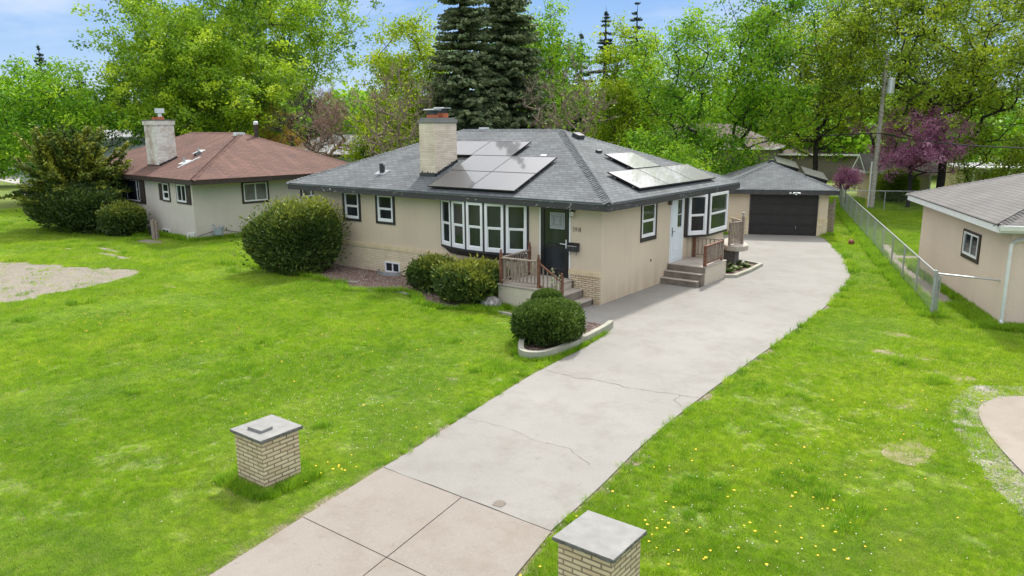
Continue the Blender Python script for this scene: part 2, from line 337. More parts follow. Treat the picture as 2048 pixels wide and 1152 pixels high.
class MB:
    def __init__(s): s.v = []; s.f = []
    def poly(s, pts):
        n = len(s.v); s.v += [tuple(p) for p in pts]; s.f.append(tuple(range(n, n+len(pts)))); return s
    def box(s, x0, x1, y0, y1, z0, z1):
        n = len(s.v)
        s.v += [(x0, y0, z0), (x1, y0, z0), (x1, y1, z0), (x0, y1, z0), (x0, y0, z1), (x1, y0, z1), (x1, y1, z1), (x0, y1, z1)]
        s.f += [tuple(n+i for i in q) for q in ((0, 3, 2, 1), (4, 5, 6, 7), (0, 1, 5, 4), (1, 2, 6, 5), (2, 3, 7, 6), (3, 0, 4, 7))]; return s
    def prism(s, poly, z0, z1):
        n = len(s.v); k = len(poly)
        a = sum(poly[i][0]*poly[(i+1) % k][1]-poly[(i+1) % k][0]*poly[i][1] for i in range(k))
        if a < 0: poly = poly[::-1]
        s.v += [(p[0], p[1], z0) for p in poly] + [(p[0], p[1], z1) for p in poly]
        s.f += [tuple(range(n+k-1, n-1, -1)), tuple(range(n+k, n+2*k))]
        for i in range(k): j = (i+1) % k; s.f.append((n+i, n+j, n+k+j, n+k+i))
        return s
    def extr(s, prof, o, u, w, d, ln):
        """profile (a,b) on axes u,w from o, pushed along d by ln"""
        o, u, w, d = map(Vector, (o, u, w, d)); n = len(s.v); k = len(prof)
        for q in (0, ln):
            s.v += [tuple(o+u*a+w*b+d*q) for a, b in prof]
        s.f += [tuple(range(n+k-1, n-1, -1)), tuple(range(n+k, n+2*k))]
        for i in range(k): j = (i+1) % k; s.f.append((n+i, n+j, n+k+j, n+k+i))
        return s
    def tube(s, pts, r, k=6, cap=True):
        pts = [Vector(p) for p in pts]; n = len(s.v); m = len(pts)
        rs = r if isinstance(r, (list, tuple)) else [r]*m
        ref = None
        for i, p in enumerate(pts):
            d = (pts[min(i+1, m-1)]-pts[max(i-1, 0)])
            if d.length < 1e-9: d = Vector((0, 0, 1))
            d.normalize()
            a = Vector((0, 0, 1)) if abs(d.z) < .9 else Vector((1, 0, 0))
            x = d.cross(a).normalized()
            if ref is not None:
                x2 = ref - d*ref.dot(d)
                if x2.length > 1e-3: x = x2.normalized()
            ref = x; y = d.cross(x)
            for q in range(k):
                t = 2*math.pi*q/k; s.v.append(tuple(p+(x*math.cos(t)+y*math.sin(t))*rs[i]))
        for i in range(m-1):
            for q in range(k):
                a = n+i*k+q; b_ = n+i*k+(q+1) % k; s.f.append((a, b_, b_+k, a+k))
        if cap:
            s.f.append(tuple(n+q for q in range(k-1, -1, -1))); s.f.append(tuple(n+(m-1)*k+q for q in range(k)))
        return s
    def lathe(s, prof, c, k=10):
        """profile of (radius, z) about a vertical axis at c"""
        return s.tube([(c[0], c[1], c[2]+z) for r, z in prof], [max(r, 1e-4) for r, z in prof], k)
    def build(s, name, m, parent=None, smooth=False, bev=0, uv=True):
        me = bpy.data.meshes.new(name); me.from_pydata(s.v, [], s.f); me.update()
        bm = bmesh.new(); bm.from_mesh(me); bmesh.ops.recalc_face_normals(bm, faces=bm.faces)
        if bev: 
            bmesh.ops.remove_doubles(bm, verts=bm.verts, dist=1e-5)
            bmesh.ops.bevel(bm, geom=[e for e in bm.edges], offset=bev, segments=2, affect='EDGES', clamp_overlap=True)
        bm.to_mesh(me); bm.free()
        if uv: auto_uv(me)
        me.materials.append(MATS[m] if isinstance(m, str) else m)
        if smooth:
            for f in me.polygons: f.use_smooth = True
        o = bpy.data.objects.new(name, me); COL.objects.link(o)
        if parent is not None: o.parent = parent
        return o
def struct(name, mb, m, parent=None, **k):
    o = mb.build(name, m, parent, **k); o['kind'] = 'structure'; return o
def copy_tree(o, parent=None, loc=None, rz=None, scale=None):
    c = o.copy(); COL.objects.link(c)
    if parent is not None: c.parent = parent
    if loc is not None: c.location = loc
    if rz is not None: c.rotation_euler = (0, 0, rz)
    if scale is not None: c.scale = (scale,)*3 if not isinstance(scale, tuple) else scale
    for ch in list(o.children): copy_tree(ch, c)
    return c
def fast_mesh(name, V, F, m, parent=None, attr=None, smooth=False):
    """V (n,3), F (m,k) arrays"""
    me = bpy.data.meshes.new(name); me.vertices.add(len(V)); me.vertices.foreach_set('co', np.asarray(V, np.float32).ravel())
    k = F.shape[1]; me.loops.add(F.size); me.loops.foreach_set('vertex_index', F.astype(np.int32).ravel())
    me.polygons.add(len(F)); me.polygons.foreach_set('loop_start', np.arange(0, F.size, k, dtype=np.int32))
    me.polygons.foreach_set('loop_total', np.full(len(F), k, np.int32))
    if attr is not None:
        a = me.attributes.new('tint', 'FLOAT', 'POINT'); a.data.foreach_set('value', np.asarray(attr, np.float32))
    me.update(calc_edges=True); me.validate()
    me.materials.append(MATS[m] if isinstance(m, str) else m)
    if smooth: me.polygons.foreach_set('use_smooth', np.ones(len(F), bool))
    o = bpy.data.objects.new(name, me); COL.objects.link(o)
    if parent is not None: o.parent = parent
    return o

# frame on a wall: origin, along-wall axis u, outward axis w
class Fr:
    def __init__(s, o, u, w): s.o = Vector(o); s.u = Vector(u); s.w = Vector(w); s.z = Vector((0, 0, 1))
    def P(s, a, z, d): return s.o+s.u*a+s.z*z+s.w*d
    def box(s, mb, a0, a1, z0, z1, d0, d1):
        n = len(mb.v)
        mb.v += [tuple(s.P(*q)) for q in ((a0, z0, d0), (a1, z0, d0), (a1, z1, d0), (a0, z1, d0), (a0, z0, d1), (a1, z0, d1), (a1, z1, d1), (a0, z1, d1))]
        mb.f += [tuple(n+i for i in q) for q in ((0, 3, 2, 1), (4, 5, 6, 7), (0, 1, 5, 4), (1, 2, 6, 5), (2, 3, 7, 6), (3, 0, 4, 7))]
    def ring(s, mb, a0, a1, z0, z1, wd, d0, d1, wb=None, wt=None):
        wb = wd if wb is None else wb; wt = wd if wt is None else wt
        s.box(mb, a0, a0+wd, z0, z1, d0, d1); s.box(mb, a1-wd, a1, z0, z1, d0, d1)
        s.box(mb, a0+wd, a1-wd, z0, z0+wb, d0, d1); s.box(mb, a0+wd, a1-wd, z1-wt, z1, d0, d1)
def window(fr, parent, a0, a1, z0, z1, casing='black_trim', cw=.09, cwl=None, kind='hung', pane='glass', fw=.06, name='window', base=0.0, flat=False):
    """casing boards (the window object), white frame and panes as its children"""
    b = base; cl = cw if cwl is None else cwl
    if casing:
        m = MB(); fr.box(m, a0, a0+cl, z0, z1, b-.02, b+.035); fr.box(m, a1-cw, a1, z0, z1, b-.02, b+.035)
        fr.box(m, a0+cl, a1-cw, z0, z0+cw, b-.02, b+.033); fr.box(m, a0+cl, a1-cw, z1-cw*.5, z1, b-.02, b+.033)
        W = m.build(name, casing, parent)
        a0 += cl; a1 -= cw; z0 += cw; z1 -= cw*.5
        m = MB(); fr.ring(m, a0, a1, z0, z1, fw, b-.03, b+.045, wb=fw*1.3)
    else:
        m = MB(); fr.ring(m, a0, a1, z0, z1, fw, b-.03, b+.05, wb=fw*1.3)
        if flat: W = parent
        else: W = m.build(name, 'white_vinyl', parent); m = MB()
    zm = (z0+z1)/2; am = (a0+a1)/2
    if kind == 'hung':
        fr.box(m, a0+fw, a1-fw, zm-.025, zm+.025, b-.02, b+.03)
        fr.ring(m, a0+fw, a1-fw, z0+fw*1.3, zm-.025, .028, b-.02, b+.022)
    elif kind == 'slide':
        fr.box(m, am-.025, am+.025, z0+fw*1.3, z1-fw, b-.02, b+.032)
    elif kind == 'three':
        for q in (.25, .75): fr.box(m, a0+(a1-a0)*q-.02, a0+(a1-a0)*q+.02, z0+fw*1.3, z1-fw, b-.02, b+.032)
    m.build('frame', 'white_vinyl', W)
    g = MB(); fr.box(g, a0+fw*.8, a1-fw*.8, z0+fw, z1-fw*.8, b+.002, b+.010); g.build('pane', pane, W)
    return W

def hip_roof(parent, x0, x1, y0, y1, ze, sl, m, insL=None, insR=None, capm=None, fascia='fascia_paint', fh=.21, wall_in=.5, rake=True, caps=True):
    W = y1-y0; h = W/2; zr = ze+sl*h; il = h if insL is None else insL; ir = h if insR is None else insR
    A, B, Cc, D = (x0, y0), (x1, y0), (x1, y1), (x0, y1); r0 = (x0+il, y0+h); r1 = (x1-ir, y0+h); t = .03
    mb = MB()
    for dz in (0,):
        mb.poly([(*A, ze), (*B, ze), (*r1, zr), (*r0, zr)]); mb.poly([(*B, ze), (*Cc, ze), (*r1, zr)])
        mb.poly([(*Cc, ze), (*D, ze), (*r0, zr), (*r1, zr)]); mb.poly([(*D, ze), (*A, ze), (*r0, zr)])
        for p, q in ((A, B), (B, Cc), (Cc, D), (D, A)): mb.poly([(*p, ze-t), (*q, ze-t), (*q, ze), (*p, ze)])
        mb.poly([(*A, ze-t), (*D, ze-t), (*Cc, ze-t), (*B, ze-t)])
    roof = mb.build('roof', m, parent)
    if caps:
        cb = MB()
        def caps_along(p, q, wd=.15):
            p, q = Vector(p), Vector(q); d = (q-p); ln = d.length; d.normalize(); s = d.cross(Vector((0, 0, 1))).normalized(); up = s.cross(d)
            k = int(ln/.14); hz = -.42*wd if abs(d.z) > .01 else -.40*wd
            if abs(d.z) > .01: hz = -.30*wd
            for i in range(k):
                a = p+d*(i*ln/k); b_ = a+d*(ln/k*1.25); j = rnd.uniform(-.004, .004)
                lo, hi = .032+j, .010
                pts = []
                for (c, e) in ((a, lo), (b_, hi)):
                    pts += [c-s*wd+up*(hz+e-.02), c+up*(e+.012), c+s*wd+up*(hz+e-.02)]
                n = len(cb.v); cb.v += [tuple(x) for x in pts]; cb.f += [(n, n+1, n+4, n+3), (n+1, n+2, n+5, n+4)]
                lowp = [c_ - up*.022 for c_ in pts[:3]]
                n2 = len(cb.v); cb.v += [tuple(x) for x in lowp]; cb.f += [(n, n2, n2+1, n+1), (n+1, n2+1, n2+2, n+2)]
        for c, r_ in ((A, r0), (B, r1), (Cc, r1), (D, r0)): caps_along((*c, ze), (*r_, zr))
        caps_along((*r0, zr), (*r1, zr))
        me = bpy.data.meshes.new('ridge_cap'); me.from_pydata(cb.v, [], cb.f); me.update(); auto_uv(me)
        me.materials.append(MATS[capm or m]); co = bpy.data.objects.new('ridge_cap', me); COL.objects.link(co); co.parent = roof
    f = MB(); i = .015; th = .022
    X0, X1, Y0, Y1 = x0+i, x1-i, y0+i, y1-i; z1 = ze-t-.002; z0 = z1-fh
    f.box(X0, X1, Y0, Y0+th, z0, z1); f.box(X0, X1, Y1-th, Y1, z0, z1); f.box(X0, X0+th, Y0+th, Y1-th, z0, z1); f.box(X1-th, X1, Y0+th, Y1-th, z0, z1)
    f.build('fascia', fascia, roof)
    s = MB().box(X0+th, X1-th, Y0+th, Y1-th, z0+.03, z0+.05); s.build('soffit', 'soffit_paint', roof)
    return roof, zr

# ------------------------------------------------------------------ ground, drive, yards
g = MB(); N = 8
g.poly([(-600, -300, 0), (500, -300, 0), (500, 900, 0), (-600, 900, 0)])
struct('lawn_ground', g, 'turf')
def jag(pts, amp=.06, step=.25, closed=True, seed=1):
    r = random.Random(seed); out = []; n = len(pts)
    for i in range(n if closed else n-1):
        a = Vector(pts[i]); b_ = Vector(pts[(i+1) % n]); k = max(1, int((b_-a).length/step)); nn = Vector((-(b_-a).y, (b_-a).x)); nn = nn.normalized() if nn.length else nn
        for j in range(k):
            q = a.lerp(b_, j/k)+nn*(r.uniform(-amp, amp)*(0 if j == 0 else 1)); out.append((q.x, q.y))
    return out
def sheet(name, pts, z, m, parent=None):
    mb = MB(); mb.poly([(p[0], p[1], z) for p in pts]); o = mb.build(name, m, parent)
    # face up and triangulate concave outline
    bm = bmesh.new(); bm.from_mesh(o.data)
    for f in bm.faces:
        if f.normal.z < 0: f.normal_flip()
    bmesh.ops.triangulate(bm, faces=bm.faces); bm.to_mesh(o.data); bm.free()
    o['kind'] = 'structure'; return o
def smooth_line(pts, k=6):
    out = []; P = [Vector(p) for p in pts]; n = len(P)
    for i in range(n-1):
        p0, p1, p2, p3 = P[max(i-1, 0)], P[i], P[i+1], P[min(i+2, n-1)]
        for j in range(k):
            t = j/k; out.append(tuple(.5*((2*p1)+(-p0+p2)*t+(2*p0-5*p1+4*p2-p3)*t*t+(-p0+3*p1-3*p2+p3)*t**3)))
    out.append(tuple(P[-1])); return out
right_edge = smooth_line([(6.0, -11.28), (5.88, -9.9), (5.68, -8.2), (5.56, -6.3), (5.50, -4.4), (5.47, -2.4), (5.42, .6), (5.30, 4.2), (4.98, 7.4), (4.45, 9.9), (3.55, 12.6), (2.5, 15.1), (1.5, 17.4), (1.05, 18.1)], 5)
left_edge = [(-2.2, 17.0), (-3.5, 14.0), (-3.0, 9.4), (1.0, 9.2), (1.55, 8.7), (1.62, 6.35), (1.35, 6.0), (1.35, 3.9), (0.0, 3.9), (0.0, 0.0), (-.22, 0), (-.22, -1.35), (-.1, -1.95), (1.35, -1.95), (1.72, -2.6), (1.95, -3.9), (2.02, -5.2), (2.1, -6.3), (2.3, -7.6), (2.55, -9.2), (2.74, -10.3), (2.87, -11.28)]
drive = right_edge + left_edge
sheet('soil_edge', jag([(6.6, -18), (6.22, -11.3), (5.92, -8.2), (5.70, -5.4), (5.60, -1), (5.56, .6), (5.44, 4.2), (5.12, 7.4), (4.58, 9.9), (3.68, 12.6), (2.6, 15.1), (1.6, 17.5), (1.0, 18.3), (-2.4, 17.2), (-3.7, 14), (-3, 8), (0, 2), (-.3, -1.4), (1.4, -2.2), (1.8, -5.2), (1.95, -6.4), (2.15, -7.6), (2.40, -9.2), (2.68, -11.2), (2.95, -13), (3.4, -18)], .05, .22), .006, 'edge_soil')
dm = MB(); dm.prism(jag(drive, .012, .5, seed=4), -.05, .03); dv = struct('driveway', dm, 'drive_concrete')
sl = MB(); gp = .008
rows = [(-13.0, -11.295), (-14.7, -13.0), (-16.6, -14.7), (-18.6, -16.6), (-20.6, -18.6)]
def lx(y): return 2.87+(-11.28-y)*.155
def rx(y): return 6.02+(-11.28-y)*.20
def mx_(y): return 4.48+(-11.28-y)*.16
for (a, b_) in rows:
    sl.prism([(lx(b_), b_-gp), (mx_(b_)-gp, b_-gp), (mx_(a)-gp, a+gp), (lx(a), a+gp)], -.05, .034)
    sl.prism([(mx_(b_)+gp, b_-gp), (rx(b_), b_-gp), (rx(a), a+gp), (mx_(a)+gp, a+gp)], -.05, .034)
struct('driveway_apron', sl, 'slab_concrete')
def crack(pts, w, z, seed, nm='driveway_crack'):
    r = random.Random(seed); P = []
    for i in range(len(pts)-1):
        a = Vector(pts[i]); b_ = Vector(pts[i+1]); k = max(2, int((b_-a).length/.09)); nn = Vector((-(b_-a).y, (b_-a).x)).normalized(); off = 0
        for j in range(k): off = off*.7+r.uniform(-.03, .03); P.append(a.lerp(b_, j/k)+nn*off)
    P.append(Vector(pts[-1])); m = MB()
    for i in range(len(P)-1):
        a, b_ = P[i], P[i+1]; nn = Vector((-(b_-a).y, (b_-a).x)).normalized(); w0 = w*r.uniform(.3, 1.3); w1 = w0
        m.poly([(*(a-nn*w0), z), (*(b_-nn*w1), z), (*(b_+nn*w1), z), (*(a+nn*w0), z)])
    o = m.build(nm, 'edge_soil_dark', dv); return o
m, t, b, o = mat('edge_soil_dark'); b.inputs['Base Color'].default_value = (.07, .06, .05, 1); b.inputs['Roughness'].default_value = 1
crack([(2.10, -5.93), (2.9, -5.95), (3.4, -5.80), (4.2, -5.86), (5.0, -5.62), (5.52, -5.55)], .0045, .0345, 1)
crack([(5.12, -5.62), (5.2, -5.95), (5.45, -6.2)], .004, .0355, 2)
crack([(2.6, -9.0), (3.4, -8.9), (4.2, -9.1), (4.8, -9.0), (5.4, -9.35)], .002, .0345, 3)
crack([(1.4, 3.1), (2.2, 5.1), (3.2, 5.6), (4.9, 5.7)], .0025, .0345, 5)
crack([(0.05, 1.9), (1.2, 3.6), (1.6, 3.8)], .0025, .0345, 6)
crack([(-1, 11.2), (1.2, 11.5), (3.8, 11.4)], .0025, .0345, 7)
st = MB(); st.poly([(5.02+.10*math.cos(q*.7)*rnd.uniform(.8, 1.2), -11.12+.10*math.sin(q*.7)*rnd.uniform(.8, 1.2), .0358) for q in range(9)]); st.build('driveway_stain', 'stain_brown', dv)
#st = MB(); st.poly([(5.10, -11.05, .0352), (5.2, -11.0, .0352), (5.32, -10.72, .0352), (5.28, -10.70, .0352)]); st.build('driveway_stain', 'stain_brown', dv)
sheet('neighbour_drive', smooth_line([(30, -1.2), (13, -1.3), (11.2, -1.45), (10.3, -1.9), (9.92, -2.6), (9.9, -3.3), (10.2, -4.4), (10.8, -5.8), (11.6, -7.4), (13.2, -10.2), (15.8, -14)], 5)+[(30, -14)], .03, 'neighbour_concrete')
sheet('pebble_border', jag(smooth_line([(30, -.9), (13, -.85), (10.9, -.9), (9.7, -1.5), (9.45, -2.5), (9.45, -3.6), (9.8, -4.8), (10.4, -6.3), (11.2, -7.9), (12.8, -10.6), (15.2, -14)], 5)+[(30, -14)], .09, .16, seed=3), .008, 'pebbles')
sheet('neighbour_yard_path', [(5.0, 12.8), (7.5, 6.2), (8.6, 5.9), (6.1, 11.8), (5.4, 13.6), (4.9, 13.4)], .01, 'neighbour_concrete')
sheet('neighbour_back_path', [(3.7, 17.2), (4.9, 13.4), (7.2, 14.2), (6.9, 15.0), (5.2, 14.5), (4.4, 17.3)], .014, 'neighbour_concrete')
sheet('street', [(-300, 40), (-66, 9.8), (-40, 14), (-40, 17.8), (-70, 14.2), (-300, 62)], .02, 'street')
sheet('dirt_patch', jag(smooth_line([(-14.4, -10.4), (-14.75, -8.9), (-15.2, -7.2), (-15.9, -5.6), (-16.6, -5.15), (-17.6, -5.35), (-19.2, -6.1), (-21, -6.6), (-24, -8.0), (-26, -12), (-20, -13), (-15, -11.6)], 4), .30, .16, seed=8), .009, 'bare_earth')
for k, (cx, cy, rx_, ry_) in enumerate([(-22.6, -3.6, 1.5, .35), (-20.9, -4.2, 1.8, .3), (-23.4, -1.3, 1.3, .55), (-24.5, -4.6, .8, .25), (-13.2, -6.1, .6, .15), (.9, -7.5, .2, .12), (7.6, 1.6, .5, .3), (8.2, -.2, .8, .35), (9.1, -1.1, .5, .3), (8.7, -3.6, .35, .5), (9.2, -5.8, .4, .6)]):
    sheet('dirt_patch', jag([(cx+rx_*math.cos(q*math.pi/6)*rnd.uniform(.7, 1.2), cy+ry_*math.sin(q*math.pi/6)*rnd.uniform(.7, 1.2)) for q in range(12)], .05, .12, seed=20+k), .009, 'bare_earth' if k in (0, 1, 2) else 'thatch')
bed_front = [(-13.6, -.05), (-13.6, -2.2), (-11.5, -2.3), (-9.8, -2.35), (-8.6, -2.2), (-8.3, -2.55), (-8.0, -2.85), (-7.5, -2.95), (-6.8, -2.5), (-5.8, -2.0), (-5.0, -2.4), (-4.4, -2.9), (-3.4, -3.0), (-2.7, -2.45), (-2.4, -2.0), (-2.4, -.05)]
sheet('mulch_bed', jag(bed_front, .05, .25, seed=5), .012, 'mulch')
def ribbon(name, pts, w, z0, z1, m, label, cat):
    P = [Vector(p) for p in pts]; a, b_ = [], []
    for i in range(len(P)):
        d = (P[min(i+1, len(P)-1)]-P[max(i-1, 0)]).normalized(); nn = Vector((-d.y, d.x)); a.append(P[i]+nn*w/2); b_.append(P[i]-nn*w/2)
    mb = MB()
    for i in range(len(P)-1):
        q = [a[i], a[i+1], b_[i+1], b_[i]]; n = len(mb.v)
        mb.v += [(*p, z0) for p in q]+[(*p, z1) for p in q]
        mb.f += [(n+4, n+5, n+6, n+7), (n, n+1, n+5, n+4), (n+2, n+3, n+7, n+6)]
        if i == 0: mb.f.append((n+3, n, n+4, n+7))
        if i == len(P)-2: mb.f.append((n+1, n+2, n+6, n+5))
    return tag(mb.build(name, m), label, cat)
edge1 = smooth_line([(-8.35, -1.9), (-8.62, -2.25), (-8.45, -2.62), (-8.0, -2.9), (-7.5, -3.0), (-7.0, -2.75), (-6.5, -2.45), (-6.0, -2.25), (-5.5, -2.3)], 5)
ribbon('bed_edging', edge1, .10, 0, .06, 'curb_concrete', 'low curved concrete edging round the mulch under the basement window', 'edging')
edge2 = smooth_line([(-3.0, -2.55), (-2.6, -2.42), (-2.0, -2.45), (-1.3, -2.5), (-.8, -2.75), (-.45, -3.1)], 5)
ribbon('bed_edging', edge2, .10, 0, .07, 'curb_concrete', 'thin pale edging strip in the grass between the boulder and the round shrub', 'edging')
planter = [(.25, -3.75), (.45, -4.35), (.80, -4.95), (1.10, -5.35), (1.32, -5.48), (1.52, -5.42), (1.68, -5.2), (1.76, -4.7), (1.74, -3.9), (1.68, -3.1), (1.60, -2.4), (1.50, -1.98)]
sheet('mulch_bed', jag([(-.2, -1.9), (-.6, -2.8), (.1, -3.7)]+planter, .01, .3), .05, 'mulch')
ribbon('planter_curb', smooth_line(planter, 5), .13, 0, .21, 'curb_concrete', 'raised whitewashed concrete curb curving round the clipped shrub by the driveway', 'curb')
sheet('hosta_bed_soil', [(.0, 6.15), (1.5, 6.15), (1.5, 8.9), (.0, 9.1)], .05, 'mulch')
ribbon('bed_curb', [(1.30, 6.05), (1.62, 6.25), (1.66, 7.4), (1.58, 8.9), (.9, 9.2)], .15, 0, .13, 'curb_concrete', 'mossy concrete curb round the small bed behind the side stoop', 'curb')
pd = MB().box(-.35, .35, -.45, .45, 0, .04); tag(pd.build('concrete_pad', 'drive_concrete', bev=.005), 'small square concrete pad in the grass by the garage corner', 'paving slab')
pdo = bpy.data.objects['concrete_pad']; pdo.location = (1.75, 18.6, 0.0); pdo.rotation_euler = (0, 0, R(23.6))

# ------------------------------------------------------------------ main house
H = empty('brick_house', (0, 0, 0), 0, 'tan stucco ranch house with grey hip roof and brick chimney beside the long driveway', 'house')
HX0, HX1, HY0, HY1, EZ, SL = -12.88, 0.0, 0.0, 8.785, 3.064, .4011
RX0, RX1, RY0, RY1 = -13.88, .494, -.494, 9.279
F = Fr((0, 0, 0), (1, 0, 0), (0, -1, 0)); S = Fr((0, 0, 0), (0, 1, 0), (1, 0, 0))
w = MB().box(HX0, HX1, HY0, HY1, 0.0, 2.86); w.build('wall', 'stucco_tan', H)
# brick skirt on the front with soldier course
bk = MB(); bk.box(HX0-.01, -2.42, -.075, -.003, 0, .86)
br = bk.build('brick_skirt', 'brick_cream', H)
sc = MB(); sc.box(HX0-.01, -2.42, -.10, -.003, .862, .985); sc.build('brick_ledge', 'brick_soldier', H)
bk = MB()
for a0, a1, z0, z1 in ((-1.03, .0, .66, .86), (-.86, .0, .42, .66), (-.55, .0, .19, .42), (-.20, .0, .0, .19)):
    bk.box(a0, a1-.0, -.085, -.003, z0+.0005, z1)
bk.build('brick_skirt', 'brick_pillar', H)
sc = MB(); sc.box(-1.06, .012, -.105, -.003, .862, .985); sc.build('brick_ledge', 'brick_soldier', H)
roof, ZR = hip_roof(H, RX0, RX1, RY0, RY1, EZ, SL, 'shingle_grey', fascia='fascia_flaking')
dl = MB(); dl.box(RX0, RX1+.01, RY0-.002, RY0+.012, 3.012, 3.022); dl.box(RX1-.012, RX1+.002, RY0+.012, RY1, 3.012, 3.022); dl.build('drip_edge', 'flashing', roof)
def zfront(y): return EZ+SL*(y-RY0)
def zside(x): return EZ+SL*(RX1-x)
# chimney
cx0, cx1, cy0, cy1, ct = -7.68, -6.96, .55, 1.68, 5.28
ch = MB().box(cx0, cx1, cy0, cy1, 2.9, ct); ch = ch.build('chimney', 'brick_chimney', H)
cr = MB().box(cx0-.035, cx1+.035, cy0-.035, cy1+.035, ct+.001, ct+.13); cr.box(cx0+.02, cx1-.02, cy0+.02, cy1-.02, ct+.13, ct+.18)
cr.build('crown', 'cap_top', ch, bev=.012)
fl = MB()
for (fx, fy, fz) in ((-7.32, .86, .10), (-7.32, 1.36, .16)):
    m_ = MB(); m_.box(fx-.15, fx+.15, fy-.15, fy+.15, ct+.181, ct+.181+fz); fo = m_.build('flue', 'clay_flue', ch, bev=.01)
    zt = ct+.181+fz
    m_ = MB()
    for sx in (-.12, .12):
        for sy in (-.12, .12): m_.tube([(fx+sx, fy+sy, zt), (fx+sx, fy+sy, zt+.15)], .008, 4)
    m_.box(fx-.125, fx+.125, fy-.125, fy+.125, zt, zt+.14)
    m_.build('spark_screen', 'dark_metal', ch)
    m_ = MB(); m_.box(fx-.24, fx+.24, fy-.20, fy+.20, zt+.15, zt+.166); m_.extr([(-.20, 0), (.20, 0), (.16, .03), (-.16, .03)], (fx-.24, fy, zt+.167), (0, 1, 0), (0, 0, 1), (1, 0, 0), .48)
    m_.build('chimney_cap', 'galvanised', ch)
fs = MB(); r2 = random.Random(3)
for i in range(10):
    y = cy0-.02+i*.118; z = zfront(y+.06); fs.box(cx1+.001, cx1+.02, y, y+.112, z-.1, z+.09+r2.uniform(0, .03))
fs.box(cx0-.02, cx1+.02, cy0-.02, cy0-.001, zfront(cy0)-.15, zfront(cy0)+.11)
for k in range(5): x = cx0+.08+k*.13; fs.box(x, x+.07, cy0-.024, cy0-.0205, zfront(cy0)+.0, zfront(cy0)+.12+r2.uniform(-.02, .05))
fs.build('flashing', 'dark_metal', ch)
# vents
vp = MB(); vp.tube([(-9.77, .67, 3.5), (-9.77, .67, 3.86)], .075, 10); vp.tube([(-9.66, .67, 3.5), (-9.66, .67, 3.80)], .05, 8); vp.build('vent_pipe', 'dark_metal', roof)
vp = MB(); vp.poly([(-10.0, .48, zfront(.48)+.014), (-9.5, .48, zfront(.48)+.014), (-9.5, .86, zfront(.86)+.014), (-10.0, .86, zfront(.86)+.014)]); vp.build('flashing', 'flashing', roof)
def roof_box_vent(x, y, z, sx, sy, sz, m='dark_metal', tilt=(0, 0, 0)):
    v = MB().box(-sx/2, sx/2, -sy/2, sy/2, 0, sz); o = v.build('roof_vent', m, roof, bev=.012); o.location = (x, y, z); o.rotation_euler = tilt; return o
roof_box_vent(-3.72, 4.50, zside(-3.72)+.0, .30, .42, .14, tilt=(0, math.atan(SL), 0))
roof_box_vent(-2.51, 3.92, zside(-2.51), .12, .30, .09, tilt=(0, math.atan(SL), 0))
roof_box_vent(-3.62, 2.26, zfront(2.26), .24, .12, .06, 'white_metal', tilt=(math.atan(SL), 0, 0))
roof_box_vent(-8.6, 5.2, ZR-.1, .3, .3, .2, 'white_metal')
# front windows
window(F, H, -11.21, -10.23, 1.76, 2.84, cwl=.15, fw=.055)
window(F, H, -9.42, -8.44, 1.76, 2.84, cwl=.13, fw=.065)
# basement window with well
bw = window(F, H, -8.95, -8.20, .03, .43, casing=None, kind='slide', fw=.05, name='basement_window', base=.075)
# bow window: five units on a shallow arc
bow = MB(); c0, c1 = -6.22, -2.62; mid = (c0+c1)/2; hw = (c1-c0)/2; sag = .42
Rr = (hw*hw+sag*sag)/(2*sag); ang = math.asin(hw/Rr); pts = []
for k in range(6):
    t = -ang+2*ang*k/5; pts.append((mid+Rr*math.sin(t), -(Rr*math.cos(t)-(Rr-sag))))
seat = MB().prism([(c0-.05, -.002)]+[(p[0]*1.0, p[1]-.05) for p in pts]+[(c1+.05, -.002)], 1.215, 1.285); seat.prism([(c0-.05, -.002)]+[(p[0], p[1]-.05) for p in pts]+[(c1+.05, -.002)], 2.83, 2.86)
bwo = seat.build('bow_window', 'black_trim', H)
sk = MB(); n = len(pts)
up = [(c0+.02, -.002)]+[(p[0], p[1]-.02) for p in pts[1:-1]]+[(c1-.02, -.002)]
lo = [(c0+.35, -.002)]+[(mid+(p[0]-mid)*.72, p[1]*.35) for p in pts[1:-1]]+[(c1-.35, -.002)]
for i in range(len(up)-1): sk.poly([(*up[i], 1.214), (*up[i+1], 1.214), (*lo[i+1], 1.0), (*lo[i], 1.0)])
sk.poly([(*p, 1.0) for p in lo]); sk.build('skirt', 'fascia_paint', bwo)
for k in range(5):
    a, b_ = Vector(pts[k]), Vector(pts[k+1]); u = (b_-a); ln = u.length; u.normalize(); wv = Vector((u.y, -u.x))
    fr = Fr((a.x, a.y, 0), (u.x, u.y, 0), (wv.x, wv.y, 0))
    mu = MB(); fr.box(mu, -.03, .035, 1.285, 2.83, -.06, .03)
    if k == 4: fr.box(mu, ln-.035, ln+.03, 1.285, 2.83, -.06, .03)
    mu.build('mullion', 'black_trim', bwo)
    window(fr, bwo, .04, ln-.04, 1.29, 2.82, casing=None, kind='hung', fw=.085, base=-.01, flat=True)
